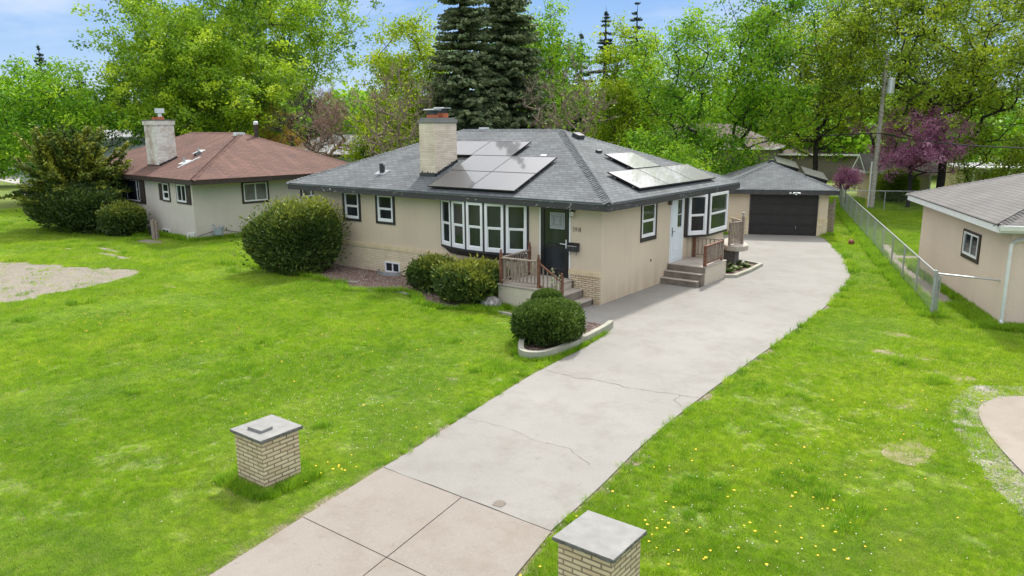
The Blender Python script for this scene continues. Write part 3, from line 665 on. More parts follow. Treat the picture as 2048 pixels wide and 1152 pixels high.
# front door with glazed storm door
dm_ = MB(); F.box(dm_, -2.17, -2.12, .70, 2.84, 0, .03); F.box(dm_, -1.10, -1.055, .70, 2.84, 0, .03)
dj = dm_.build('door_casing', 'white_paint', H)
fd = MB(); F.ring(fd, -2.115, -1.105, .70, 2.83, .13, .002, .045, wb=.22, wt=.11)
F.box(fd, -1.985, -1.235, 1.70, 1.725, .002, .04)
fd = fd.build('front_door', 'black_metal', H)
gl = MB(); F.box(gl, -1.985, -1.235, .92, 1.70, .004, .022); F.box(gl, -1.985, -1.235, 1.725, 2.72, .004, .022); gl.build('glass', 'glass', fd)
m, t, b, o = mat('leaded_glass'); u = obj_co(t); b.inputs['Base Color'].default_value = (.20, .21, .22, 1); b.inputs['Roughness'].default_value = .4
lg = MB(); F.box(lg, -1.78, -1.26, 2.16, 2.64, .0225, .026); lg.build('leaded_pane', 'leaded_glass', fd)
simple('lead_line', (.50, .52, .54), .5, .05, 3, 0)
ll = MB()
for a0, a1, z0, z1 in ((-1.78, -1.26, 2.16, 2.18), (-1.78, -1.26, 2.62, 2.64), (-1.78, -1.765, 2.18, 2.62), (-1.275, -1.26, 2.18, 2.62), (-1.72, -1.32, 2.22, 2.23), (-1.72, -1.32, 2.57, 2.58),
        (-1.72, -1.71, 2.23, 2.57), (-1.33, -1.32, 2.23, 2.57), (-1.58, -1.57, 2.23, 2.57), (-1.47, -1.46, 2.23, 2.57), (-1.57, -1.47, 2.33, 2.34), (-1.57, -1.47, 2.46, 2.47), (-1.53, -1.52, 2.34, 2.46)):
    F.box(ll, a0, a1, z0, z1, .0265, .0295)
ll.build('leading', 'lead_line', fd)
hd = MB(); F.box(hd, -1.20, -1.165, 1.60, 1.86, .046, .06); hd.tube([F.P(-1.20, 1.72, .06), F.P(-1.30, 1.725, .085), F.P(-1.38, 1.73, .08)], .012, 6); hd.build('handle', 'white_metal', fd)
# house number
def digit_strokes(ch):
    c = lambda cx, cy, rx, ry, a0, a1, n=9: [(cx+rx*math.cos(R(a0+(a1-a0)*i/n)), cy+ry*math.sin(R(a0+(a1-a0)*i/n))) for i in range(n+1)]
    return {'5': [[(.50, 1.0), (.12, 1.0), (.10, .60)]+c(.25, .32, .30, .32, 115, -150)],
            '9': [c(.28, .70, .24, .28, 0, 360, 14), [(.52, .72), (.45, .3), (.22, 0)]],
            '1': [[(.25, 1.0), (.25, 0)]],
            '8': [c(.28, .76, .18, .22, 0, 360, 12), c(.28, .27, .24, .27, 0, 360, 12)]}[ch]
nm = MB(); x = -.985
for ch_ in '5918':
    for s_ in digit_strokes(ch_):
        nm.tube([F.P(x+p[0]*.10, 2.125+p[1]*.125, .010) for p in s_], .0062, 5)
    x += .082 if ch_ != '1' else .062
nm.build('house_number', 'black_metal', H)
# side wall openings
window(S, H, 2.34, 3.40, 1.58, 2.84, cw=.14, cwl=.03, fw=.055)
dm_ = MB(); S.box(dm_, 4.40, 4.45, .62, 2.84, 0, .03); S.box(dm_, 5.36, 5.41, .62, 2.84, 0, .03); dm_.build('door_casing', 'white_paint', H)
sdr = MB(); S.ring(sdr, 4.455, 5.355, .70, 2.83, .12, .002, .04, wb=.1); S.box(sdr, 4.575, 5.235, .80, 1.76, .002, .035)
S.box(sdr, 4.455, 5.355, .62, .70, 0, .03)
S.box(sdr, 4.64, 5.17, 1.02, 1.06, .035, .043); S.box(sdr, 4.64, 5.17, 1.60, 1.64, .035, .043); S.box(sdr, 4.64, 4.68, 1.06, 1.60, .035, .043); S.box(sdr, 5.13, 5.17, 1.06, 1.60, .035, .043)
S.box(sdr, 4.575, 4.92, 1.76, 2.70, .002, .033)
sdr = sdr.build('side_door', 'door_white', H)
gl = MB(); S.box(gl, 4.925, 5.235, 1.80, 2.70, .004, .022); gl.build('glass', 'glass', sdr)
gl = MB(); S.box(gl, 4.925, 5.235, 2.2, 2.225, .0225, .036); gl.build('muntin', 'door_white', sdr)
hd = MB(); S.box(hd, 4.50, 4.53, 1.52, 1.82, .041, .055); hd.tube([S.P(4.515, 1.68, .055), S.P(4.56, 1.68, .085), S.P(4.66, 1.68, .085)], .010, 6); hd.build('handle', 'dark_metal', sdr)
# bay window on the side wall
by = MB(); P4 = [(.0, 5.52), (.52, 6.32), (.52, 8.05), (.0, 8.6)]
by.prism([(-.01, 5.50)]+[(.55, 6.32), (.55, 8.06), (-.01, 8.62)], 1.36, 1.44); by.prism([(-.01, 5.50)]+[(.54, 6.33), (.54, 8.05), (-.01, 8.62)], 2.835, 2.86)
byo = by.build('bay_window', 'black_trim', H)
for k in range(3):
    a, b_ = Vector(P4[k]), Vector(P4[k+1]); u = (b_-a); ln = u.length; u.normalize(); wv = Vector((u.y, -u.x))
    fr = Fr((a.x, a.y, 0), (u.x, u.y, 0), (wv.x, wv.y, 0)); mu = MB(); fr.box(mu, -.0, .13 if k == 0 else .07, 1.44, 2.835, -.05, .02)
    if k == 0: fr.box(mu, ln-.09, ln, 1.44, 2.835, -.05, .02)
    mu.build('mullion', 'black_trim', byo)
    window(fr, byo, .14 if k == 0 else .06, ln-.09 if k < 2 else ln-.04, 1.44, 2.83, casing=None, kind='hung', fw=.09, base=.02 if k == 0 else .0, flat=True)
bs = MB().prism([(.003, 5.9), (.45, 6.5), (.45, 7.95), (.003, 8.4)], 0, 1.36); bs.build('bay_base', 'stucco_tan', H)
wn_ = MB().tube([(.004, 3.1, .92), (.025, 3.1, .92)], .03, 8).build('dryer_vent', 'dark_metal', H)

# things hanging on the house walls
lamp = empty('wall_lamp', (-.95, 0, 0), 0, 'small dark lantern with a clear glass body on the wall right of the front door', 'lamp')
lm = MB().box(-.05, .05, -.10, -.0005, 2.70, 2.735); lm.tube([(0, -.02, 2.735), (0, -.12, 2.76)], .012, 6); lm.lathe([(.01, 2.76), (.075, 2.73), (.07, 2.72)], (0, -.12, 0), 8); lm.build('bracket', 'dark_metal', lamp)
m, t, b, o = mat('lamp_glass'); b.inputs['Base Color'].default_value = (.6, .6, .56, 1); b.inputs['Roughness'].default_value = .15
MB().lathe([(.055, 2.715), (.055, 2.58)], (0, -.12, 0), 8).build('lamp_glass', 'lamp_glass', lamp)
MB().lathe([(.065, 2.578), (.06, 2.56), (.02, 2.55)], (0, -.12, 0), 8).build('lamp_base', 'brass_lamp', lamp)
lamp2 = empty('wall_lamp', (0, 4.26, 0), 0, 'dark boxy lantern tucked under the eave left of the white side door', 'lamp')
MB().box(.001, .12, -.06, .06, 2.70, 2.80).build('bracket', 'dark_metal', lamp2); MB().box(.02, .11, -.05, .05, 2.60, 2.698).build('lamp_glass', 'brass_lamp', lamp2)
mbx = empty('mailbox', (-.92, 0, 0), 0, 'dark metal mailbox with its lid open on the wall beside the front door', 'mailbox')
MB().extr([(0, 0), (.14, .0), (.16, .14), (0, .22)], (-.18, -.001, 1.54), (0, -1, 0), (0, 0, 1), (1, 0, 0), .36).build('box', 'dark_metal', mbx, bev=.006)
ld = MB().extr([(0, 0), (.02, 0), (.16, -.10), (.15, -.115)], (-.18, -.003, 1.79), (0, -1, 0), (0, 0, 1), (1, 0, 0), .36); ld.build('lid', 'black_metal', mbx)
MB().extr([(.05, 0), (.16, -.0), (.17, .01), (.05, .012)], (-.16, -.004, 1.695), (0, -1, 0), (0, 0, 1), (1, 0, 0), .32).build('newspaper', 'white_paint', mbx)
[MB().tube([(sx, -.05, 1.54), (sx, -.06, 1.46), (sx, -.10, 1.44), (sx, -.12, 1.47)], .007, 5).build('paper_hook', 'dark_metal', mbx) for sx in (-.1, .12)]

# solar panels
def solar(c, frame_u, frame_v, lu, lv, label, first=None):
    """panel with its low-left corner at c"""
    u, v = Vector(frame_u).normalized(), Vector(frame_v).normalized(); n = u.cross(v)
    o = empty('solar_panel', (0, 0, 0), 0, label, 'solar panel', 'solar panels on the roofs')
    rm = Matrix((u, v, n)).transposed().to_4x4(); o.matrix_world = Matrix.Translation(c) @ rm
    if first is None:
        g = .006
        gm = MB().box(g, lu-g, g, lv-g, -.010, 0.0); gm.build('glass', 'solar_glass', o)
        fm = MB()
        for a in ((g-.006, lu-g+.006, g-.006, g+.012), (g-.006, lu-g+.006, lv-g-.012, lv-g+.006)): fm.box(*a, -.040, .003)
        for a in ((g-.006, g+.012, g+.012, lv-g-.012), (lu-g-.012, lu-g+.006, g+.012, lv-g-.012)): fm.box(*a, -.040, .003)
        fm.build('frame', 'black_metal', o)
        rl = MB()
        for q in (.22, .78): rl.box(lu*.04, lu*.96, lv*q-.02, lv*q+.02, -.115, -.041)
        rl.build('mounting_rail', 'galvanised', o)
    else:
        for ch in first.children:
            c2 = ch.copy(); COL.objects.link(c2); c2.parent = o
    return o
uF = (1, 0, 0); vF = (0, 1, SL); dF = 1/math.hypot(1, SL)
PW, PL = 1.80, 1.24
def fpos(x, y): return Vector((x, y, zfront(y)+.13))
first = None
labs = [((-6.48, -.36), 'front-slope solar panel of the bottom row, the left one darkened by the chimney reflection'), ((-4.68, -.36), 'front-slope solar panel of the bottom row, the clear one on the right'),
        ((-6.48, .80), 'front-slope solar panel of the middle row, touching the chimney reflection'), ((-4.68, .80), 'front-slope solar panel of the middle row, nearest the ridge corner'),
        ((-8.36, 1.96), 'front-slope solar panel of the top row, half hidden behind the chimney'), ((-6.56, 1.96), 'front-slope solar panel of the top row, the one right of the chimney')]
for (xy, lb) in labs:
    p = solar(fpos(*xy), uF, vF, PW, PL, lb, first); first = first or p
uS = (0, 1, 0); vS = (-1, 0, SL)
def spos(x, y): return Vector((x, y, zside(x)+.13))
labs = [((.20, 1.86), 'glaring white side-slope solar panel of the lower row, nearest the front'), ((.20, 3.78), 'glaring white side-slope solar panel of the lower row, the middle one'),
        ((.20, 5.70), 'glaring white side-slope solar panel of the lower row, nearest the garage'), ((-.98, 3.66), 'single glaring white solar panel above the row of three on the side slope')]
firsts = None
for (xy, lb) in labs:
    p = solar(spos(*xy), uS, vS, 1.91, 1.22, lb, firsts); firsts = firsts or p

# ------------------------------------------------------------------ front porch and railings
fp = empty('front_steps', (0, 0, 0), 0, 'pale concrete front porch with steps down to the driveway', 'steps')
MB().box(-2.40, -.93, -1.80, -.106, 0, .64).build('platform', 'porch_paint', fp, bev=.015)
MB().box(-2.43, -.90, -1.83, -.106, .641, .69).build('tread', 'step_concrete', fp, bev=.012)
MB().box(-.929, -.56, -1.50, -.106, 0, .41).build('riser', 'riser_concrete', fp); MB().box(-.90, -.53, -1.52, -.106, .411, .45).build('tread', 'step_concrete', fp, bev=.01)
MB().box(-.559, -.22, -1.50, -.106, 0, .17).build('riser', 'riser_concrete', fp); MB().box(-.53, -.19, -1.52, -.106, .171, .21).build('tread', 'step_concrete', fp, bev=.01)
MB().box(-2.12, -1.10, -.105, -.0, .66, .70).build('threshold', 'step_concrete', fp)
def post(parent, x, y, z0, z1, wd=.075, m='wood_red', ball=True):
    mb = MB().box(x-wd/2, x+wd/2, y-wd/2, y+wd/2, z0, z1-.13 if ball else z1)
    if ball:
        mb.lathe([(.036, -.13), (.026, -.115), (.04, -.10), (.04, -.085), (.026, -.07), (.037, -.05), (.037, -.03), (.02, -.005), (.001, 0)], (x, y, z1), 10)
    return mb.build('post', m, parent)
def rail_run(parent, p, q, zlo, zhi, n, mr='wood_grey', mb_='wood_grey', rw=.045, dz=0.0):
    """p,q ground points; zlo,zhi heights at p; dz drop from p to q"""
    p, q = Vector(p), Vector(q); d = q-p; ln = d.length; d.normalize(); s = Vector((-d.y, d.x))
    for z, h, nm in ((zhi, .035, 'top_rail'), (zlo, .03, 'bottom_rail')):
        m = MB(); a = [(*(p-s*rw), z), (*(p+s*rw), z), (*(q+s*rw), z+dz), (*(q-s*rw), z+dz)]; k = len(m.v)
        m.v += a+[(x[0], x[1], x[2]+h) for x in a]; m.f += [tuple(k+i for i in f) for f in ((0, 3, 2, 1), (4, 5, 6, 7), (0, 1, 5, 4), (1, 2, 6, 5), (2, 3, 7, 6), (3, 0, 4, 7))]
        m.build(nm, mr, parent)
    for i in range(n):
        t = (i+.7)/(n+.4); c = p+d*ln*t; z = dz*t; a = .016; tl = rnd.uniform(-.006, .006)
        m = MB().box(c.x-a+tl, c.x+a+tl, c.y-a, c.y+a, zlo+z+.03, zhi+z); m.build('baluster', mb_, parent)
r1 = empty('porch_railing', (0, 0, 0), 0, 'weathered wooden railing with turned posts round the front porch', 'railing')
post(r1, -2.32, -1.74, .69, 1.70); post(r1, -1.04, -1.66, .69, 1.66); post(r1, -2.42, -.20, .69, 1.70); post(r1, -.42, -1.42, .21, 1.16, wd=.085)
rail_run(r1, (-2.28, -1.74), (-1.08, -1.66), .78, 1.43, 9); rail_run(r1, (-2.33, -1.70), (-2.42, -.24), .78, 1.43, 11)
rail_run(r1, (-1.01, -1.63), (-.46, -1.45), .74, 1.36, 4, mr='wood_red', dz=-.44)
# side stoop
ss = empty('side_steps', (0, 0, 0), 0, 'stained concrete side stoop with three steps under the white door', 'steps')
MB().box(.002, 1.34, 4.36, 6.12, 0, .60).build('platform', 'porch_paint', ss, bev=.012)
MB().box(.002, 1.30, 4.10, 4.359, 0, .40).build('riser', 'riser_concrete', ss, bev=.008); MB().box(.002, 1.27, 3.86, 4.099, 0, .20).build('riser', 'riser_concrete', ss, bev=.008)
MB().box(.002, 1.36, 4.33, 6.13, .601, .63).build('tread', 'step_concrete', ss, bev=.008); MB().box(.002, 1.31, 4.08, 4.329, .401, .425).build('tread', 'step_concrete', ss, bev=.006)
MB().box(.002, 1.28, 3.84, 4.079, .201, .225).build('tread', 'step_concrete', ss, bev=.006); MB().box(.002, 1.34, 4.332, 4.358, .43, .60).build('riser', 'riser_concrete', ss)
r2_ = empty('stoop_railing', (0, 0, 0), 0, 'low weathered wooden railing along two sides of the side stoop', 'railing')
post(r2_, 1.27, 4.46, .63, 1.33, ball=False, wd=.09); post(r2_, 1.20, 6.04, .63, 1.36, ball=False, wd=.09, m='wood_grey'); post(r2_, .18, 6.04, .63, 1.36, ball=False, wd=.09)
rail_run(r2_, (1.26, 4.50), (1.21, 6.0), .72, 1.28, 11, mr='wood_red'); rail_run(r2_, (.22, 6.04), (1.16, 6.04), .72, 1.30, 6)
# back stoop
bs_ = empty('back_stoop', (0, 0, 0), 0, 'rounded concrete slab stoop behind the bay window on a dark stone base', 'stoop')
slab = [(.30, 8.35), (.62, 8.0), (.95, 8.0), (1.15, 8.2), (1.18, 8.6), (1.0, 9.0), (.6, 9.6), (-.2, 10.4), (-.2, 8.9)]
MB().prism(slab, .62, .80).build('slab', 'step_concrete', bs_, bev=.02)
MB().prism([(.2, 8.5), (.8, 8.3), (.8, 8.7), (-.1, 9.9), (-.1, 8.9)], 0, .619).build('stone_base', 'cap_edge', bs_)
r3 = empty('back_railing', (0, 0, 0), 0, 'tall dark grey wooden railing on the rounded back stoop behind the bay window', 'railing')
post(r3, .62, 8.15, .80, 1.66, ball=False, m='wood_grey'); post(r3, .80, 8.95, .80, 1.80, ball=False, wd=.09, m='wood_grey')
rail_run(r3, (.63, 8.19), (.79, 8.9), .86, 1.62, 7); rail_run(r3, (.78, 8.98), (.05, 9.7), .86, 1.62, 7)
pot = MB().lathe([(.03, 0), (.05, .05), (.03, .08), (.07, .16), (.08, .17), (.001, .18)], (.80, 8.95, 1.80), 10).build('stone_urn', 'cap_rock'); tag(pot, 'small pale urn on the post of the back stoop railing', 'urn')

# ------------------------------------------------------------------ detached garage (turned with the lot)
TG = R(23.6)
G = empty('garage', (-.45, 17.43, 0), TG, 'detached tan garage with black panelled door at the end of the driveway', 'garage')
gx0, gx1 = -2.83, 1.97
MB().box(gx0, gx1, 0, 6.1, 0, 2.06).build('wall', 'stucco_tan', G)
GF = Fr((0, 0, 0), (1, 0, 0), (0, -1, 0))
for a0, a1 in ((gx0-.01, -1.53), (1.53, gx1+.01)):
    m_ = MB(); GF.box(m_, a0, a1, 0, .74, .003, .06); m_.build('brick_skirt', 'brick_cream', G)
    m_ = MB(); GF.box(m_, a0, a1, .742, .86, .003, .075); m_.build('brick_ledge', 'brick_soldier', G)
groof, gzr = hip_roof(G, -.4, 6.5, -(gx1+.4), -(gx0-.4), 2.2, .40, 'shingle_grey', fh=.20); groof.rotation_euler = (0, 0, math.pi/2)
m_ = MB(); GF.ring(m_, -1.53, 1.53, .0, 2.03, .05, .0, .05, wb=.01); m_.build('door_casing', 'black_trim', G)
gd = MB(); GF.box(gd, -1.475, 1.475, .02, 2.0, .004, .03); gd = gd.build('garage_door', 'garage_door_paint', G)
m_ = MB()
for r_ in range(4):
    for c in range(4):
        a0 = -1.46+c*.735; z0 = .04+r_*.49
        GF.ring(m_, a0+.03, a0+.70, z0+.03, z0+.45, .025, .031, .041)
    GF.box(m_, -1.475, 1.475, .02+r_*.495, .028+r_*.495, .031, .045)
m_.build('panel_moulding', 'garage_door_paint', gd)
m_ = MB(); GF.box(m_, .58, .60, .35, .47, .046, .08); m_.build('handle', 'galvanised', gd)
m_ = MB(); GF.box(m_, .18, .26, 2.02, 2.10, .42, .44); m_.build('sensor', 'white_paint', G)
fl_ = MB(); GF.box(fl_, .36, .56, 2.06, 2.10, .42, .46); fl_.tube([GF.P(.40, 2.07, .47), GF.P(.33, 2.05, .56)], .035, 8); fl_.tube([GF.P(.54, 2.07, .47), GF.P(.64, 2.06, .56)], .035, 8); GF.box(fl_, .43, .51, 1.98, 2.04, .44, .49); fl_.build('floodlight', 'white_paint', G)
m_ = MB(); m_.tube([GF.P(1.50, 1.96, .06), GF.P(1.56, 1.93, .16)], .03, 8); m_.build('camera', 'white_paint', G)
m_ = MB().box(2.5, 2.9, .3, .56, gzr-.06, gzr+.13); m_.build('roof_vent', 'dark_metal', groof, bev=.01)
gzs = lambda x: 2.2+.40*(gx1+.4-x)
for k, lb in enumerate(('solar panel on the garage roof nearest the ridge end', 'lower solar panel on the garage roof near the fence')):
    o = empty('solar_panel', (0, 0, 0), 0, lb, 'solar panel', 'solar panels on the garage')
    u = Vector((0, 1, .14)).normalized(); v = Vector((-1, 0, .30)).normalized(); n_ = u.cross(v).normalized(); v = n_.cross(u)
    x_ = 2.05 if k else .86; y_ = 1.0+(0 if k else 1.25)
    o.matrix_world = Matrix.Translation(G.location) @ Matrix.Rotation(TG, 4, 'Z') @ Matrix.Translation((x_, y_, gzs(x_)+.22)) @ Matrix((u, v, n_)).transposed().to_4x4()
    MB().box(.01, 1.9, .01, 1.12, -.01, 0).build('glass', 'solar_glass', o)
    fm = MB(); fm.box(0, 1.91, 0, .012, -.04, .003); fm.box(0, 1.91, 1.118, 1.13, -.04, .003); fm.box(0, .012, .012, 1.118, -.04, .003); fm.box(1.898, 1.91, .012, 1.118, -.04, .003); fm.build('frame', 'black_metal', o)
    MB().box(.05, .10, .03, 1.1, -.22, -.041).build('mounting_rail', 'black_metal', o)
gt = empty('wooden_gate', (0, 0, 0), 0, 'narrow grey wooden gate panel standing beside the garage wall', 'gate'); gt.location = Vector((-.45, 17.43, 0))+Matrix.Rotation(TG, 3, 'Z') @ Vector((2.22, .3, 0)); gt.rotation_euler = (0, 0, TG+R(78))
m_ = MB(); [m_.box(-.02, .02, .15*k, .15*k+.14, .2, 1.55) for k in range(5)]; m_.build('boards', 'wood_grey', gt)
MB().box(-.05, .05, -.11, -.01, 0, 1.75).build('post', 'wood_grey', gt)

# ball on the grass
MB_ = bmesh.new(); bmesh.ops.create_uvsphere(MB_, u_segments=24, v_segments=14, radius=.125); me = bpy.data.meshes.new('ball'); MB_.to_mesh(me); MB_.free()
for f in me.polygons: f.use_smooth = True
me.materials.append(MATS['basketball_brown']); ball = bpy.data.objects.new('ball', me); COL.objects.link(ball); ball.location = (2.95, 16.27, .125)
tag(ball, 'brown basketball lying in the grass near the garage', 'ball')
sm_ = MB(); sm_.tube([(.1255*math.cos(t*math.pi/12), .1255*math.sin(t*math.pi/12), 0) for t in range(25)], .003, 4, cap=False); sm_.tube([(.1255*math.cos(t*math.pi/12), 0, .1255*math.sin(t*math.pi/12)) for t in range(25)], .003, 4, cap=False); sm_.build('seam', 'rubber_black', ball)

# ------------------------------------------------------------------ brick driveway pillars
def pillar(px, py, label, extra=None):
    o = empty('brick_pillar', (px, py, 0), 0, label, 'pillar', 'brick pillars flanking the driveway')
    a, b_ = .763, .735
    MB().box(.05, a-.05, .05, b_-.05, -.1, .765).build('brick_shaft', 'brick_pillar', o)
    # rock-faced cap: flat top, chipped bevelled edge
    m_ = MB(); r_ = random.Random(int(px*10)); per = []
    for (p, q) in (((0, 0), (a, 0)), ((a, 0), (a, b_)), ((a, b_), (0, b_)), ((0, b_), (0, 0))):
        for k in range(16): t = k/16; per.append((p[0]+(q[0]-p[0])*t, p[1]+(q[1]-p[1])*t))
    c = Vector((a/2, b_/2)); n0 = len(m_.v); k = len(per)
    for (s_, z, j) in ((.985, .815, .003), (1.0, .800, .006), (.988, .768, .008)):
        for p in per:
            d = Vector(p)-c; q = c+d*(s_+r_.uniform(-j, j)*1.6); m_.v.append((q.x, q.y, z+(r_.uniform(-.004, .004) if z < .81 else 0)))
    m_.f.append(tuple(n0+i for i in range(k))); m_.f.append(tuple(n0+2*k+i for i in range(k-1, -1, -1)))
    for l in range(2):
        for i in range(k): j = (i+1) % k; m_.f.append((n0+l*k+i, n0+(l+1)*k+i, n0+(l+1)*k+j, n0+l*k+j))
    cp = m_.build('cap_stone', 'cap_top', o)
    cp.data.materials.append(MATS['cap_edge'])
    for f in cp.data.polygons:
        if abs(f.normal.z) < .9: f.material_index = 1
    return o
pillar(1.349, -12.892, 'brick gate pillar on the lawn side with a small flat block on its stone cap')
pillar(6.854, -12.508, 'brick gate pillar with a plain stone cap at the bottom edge right of the driveway')
bl = MB().box(-.155, .155, -.105, .105, 0, .042); bl = bl.build('stone_block', 'cap_top', bev=.004); bl.location = (1.72, -12.62, .8155); bl.rotation_euler = (0, 0, R(4))
tag(bl, 'small flat grey stone block resting on the lawn-side pillar cap', 'block')
rf = MB().box(-.012, .0, -.06, .06, .3, .56).build('reflector_plate', 'bird_box'); rf.location = (1.398, -12.62, 0); tag(rf, 'orange plate fixed to the far side of the lawn-side pillar', 'plate')

# ------------------------------------------------------------------ left neighbour house
TL = R(-5)
LH = empty('brown_roof_house', (-20.8, -.46, 0), TL, 'grey stucco neighbour house with brown hip roof and white stained chimney', 'house')
MB().box(-14.6, -.9, .4, 9.6, 0, 2.68).build('wall', 'stucco_grey', LH)
lroof, lzr = hip_roof(LH, -15.3, 0, 0, 10, 2.9, .40, 'shingle_brown', fh=.2, insR=4.6, insL=5.0, fascia='brown_trim')
zl = lambda y: 2.9+.40*y
LF = Fr((0, .4, 0), (1, 0, 0), (0, -1, 0)); LS = Fr((-.9, 0, 0), (0, 1, 0), (1, 0, 0))
bigw = MB(); LF.ring(bigw, -9.1, -6.1, 1.42, 2.66, .09, -.02, .04); bigw = bigw.build('picture_window', 'brown_trim', LH)
for a0, a1 in ((-9.01, -8.42), (-6.75, -6.19)):
    m_ = MB()
    for k in range(11): LF.box(m_, a0, a1, 1.52+k*.1, 1.60+k*.1, .0, .035)
    m_.build('shutter', 'brown_trim', bigw)
m_ = MB(); LF.ring(m_, -8.41, -6.76, 1.51, 2.60, .05, -.02, .03); LF.box(m_, -7.1, -7.05, 1.56, 2.55, -.02, .03); m_.build('frame', 'white_vinyl', bigw)
m_ = MB(); LF.box(m_, -8.38, -6.79, 1.54, 2.57, .002, .01); m_.build('pane', 'glass_deep', bigw)
w_ = window(LF, LH, -4.05, -3.22, 1.70, 2.62, casing='brown_trim', cw=.08, fw=.06); m_ = MB(); [LF.box(m_, -4.42, -4.06, 1.74+k*.09, 1.82+k*.09, 0, .035) for k in range(9)]; m_.build('shutter', 'brown_trim', w_)
w_ = window(LF, LH, -2.52, -1.42, 1.70, 2.64, casing='brown_trim', cw=.08, fw=.06, kind='slide'); m_ = MB(); [LF.box(m_, -1.41, -1.06, 1.70+k*.09, 1.78+k*.09, 0, .035) for k in range(10)]; m_.build('shutter', 'brown_trim', w_)
window(LS, LH, 2.80, 4.24, 1.57, 2.60, casing='brown_trim', cw=.10, fw=.05, kind='slide', pane='glass_blind')
window(LS, LH, 6.0, 7.25, 1.57, 2.60, casing='brown_trim', cw=.10, fw=.05, kind='slide', pane='glass_blind')
window(LF, LH, -4.5, -3.7, .02, .34, casing=None, kind='slide', fw=.05, name='basement_window', pane='glass_deep')
# chimney, curved-looking old painted brick
lc = MB().box(-7.05, -5.62, 1.05, 1.95, 2.9, 5.33); lc = lc.build('chimney', 'chimney_white', LH)
m_ = MB().box(-7.10, -5.57, 1.0, 2.0, 5.332, 5.54)
m_.build('crown', 'chimney_white', lc); MB().box(-7.12, -5.55, .98, 2.02, 5.542, 5.59).build('crown', 'cap_edge', lc)
for fx, h_ in ((-6.65, .12), (-6.08, .14)):
    MB().tube([(fx, 1.5, 5.591), (fx, 1.5, 5.591+h_)], .17, 12).build('flue', 'clay_flue', lc)
m_ = MB(); m_.lathe([(.10, 5.73), (.10, 5.90), (.115, 5.91)], (-6.08, 1.5, 0), 10); m_.box(-6.25, -5.91, 1.33, 1.67, 5.915, 6.14); m_.build('vent_cap', 'white_metal', lc)
m_ = MB(); [m_.box(-6.25+.075+a, -6.25+.09+a, 1.325, 1.3295, 5.94, 6.11) for a in (0, .2)]; m_.build('louvre', 'black_metal', lc)
m_ = MB()
for i in range(9):
    y = 1.03+i*.105; m_.box(-5.619, -5.60, y, y+.1, zl(y)-.06, zl(y)+.09+rnd.uniform(0, .03))
m_.box(-7.07, -5.60, 1.03, 1.049, zl(1.03)-.1, zl(1.03)+.05); m_.build('flashing', 'black_metal', lc)
for (x, y, r_, h_) in ((-3.91, 1.54, .055, .25), (-4.7, 2.67, .055, .22)):
    m_ = MB(); m_.tube([(x, y, zl(y)-.05), (x, y, zl(y)+h_)], r_, 8); m_.build('vent_pipe', 'galvanised', lroof)
    m_ = MB(); m_.poly([(x-.3, y-.22, zl(y-.22)+.012), (x+.28, y-.22, zl(y-.22)+.012), (x+.28, y+.26, zl(y+.26)+.012), (x-.3, y+.26, zl(y+.26)+.012)]); m_.build('flashing', 'white_metal', lroof)
m_ = MB(); m_.extr([(0, 0), (.12, 0), (.12, .03), (0, .03)], (-3.45, .95, zl(.95)+.012), (1, 0, 0), (0, -.37, .93), (0, .93, .37), 1.25); m_.build('roof_board', 'white_metal', lroof)
m_ = MB(); m_.extr([(0, 0), (.3, 0), (.22, .12), (.08, .12)], (-4.35, 2.25, zl(2.25)+.01), (1, 0, 0), (0, -.37, .93), (0, .93, .37), .3); m_.build('roof_vent', 'dark_metal', lroof)
zs = 2.9+2.0*(3.6/4.6)
m_ = MB(); m_.tube([(-4.1, 5.6, lzr-.35), (-4.1, 5.6, lzr+.42)], .11, 10); m_.build('stack', 'brown_trim', lroof); m_ = MB(); m_.lathe([(.12, lzr+.421), (.13, lzr+.55), (.08, lzr+.60)], (-4.1, 5.6, 0), 10); m_.build('stack_cap', 'white_metal', lroof)
m_ = MB().box(-4.7, -4.35, 4.6, 5.1, lzr-.16, lzr+.03); m_.build('roof_vent', 'white_metal', lroof, bev=.02)
# meter, pipes, cable
gm = empty('gas_meter', (0, 0, 0), TL, 'blue-grey gas meter with pipes at the foot of the grey neighbour wall', 'meter'); gm.location = LH.matrix_world @ Vector((0, 0, 0)); gm.location = Vector((-20.8, -.46, 0))+Matrix.Rotation(TL, 3, 'Z') @ Vector((-.9, 1.35, 0))
MB().box(.08, .30, -.17, .17, .22, .52).build('body', 'meter_grey', gm, bev=.04); m_ = MB(); m_.tube([(.19, -.12, .5), (.19, -.12, .68), (.12, -.12, .72), (.02, -.12, .72)], .025, 8); m_.tube([(.19, .12, .5), (.19, .12, .64), (.19, .26, .64), (.19, .26, .0)], .025, 8); m_.build('pipes', 'meter_grey', gm)
MB().lathe([(.01, .66), (.11, .64), (.11, .58), (.02, .56)], (.19, .22, 0), 12).build('regulator', 'meter_grey', gm)
cb = MB(); cb.tube([(-.0, .3, .45), (.05, .9, .30), (.05, 1.6, .16), (.05, 2.6, .05)], .012, 5); cb.tube([(.12, -.2, .42), (.1, -.8, .3), (.1, -1.2, .1)], .014, 5); cb.build('cable', 'rubber_black', gm)
pv = MB(); [pv.tube([(x, 0, 0), (x, 0, .34), (x+.04, 0, .42), (x+.12, 0, .44), (x+.18, .02, .36)], .022, 6) for x in (0, .14, .24)]; pv = pv.build('vent_pipes', 'white_paint'); pv.location = (-21.95, -.25, 0); pv.rotation_euler = (0, 0, R(60)); tag(pv, 'curved white plastic pipes rising from the ground at the corner of the grey house', 'pipe')
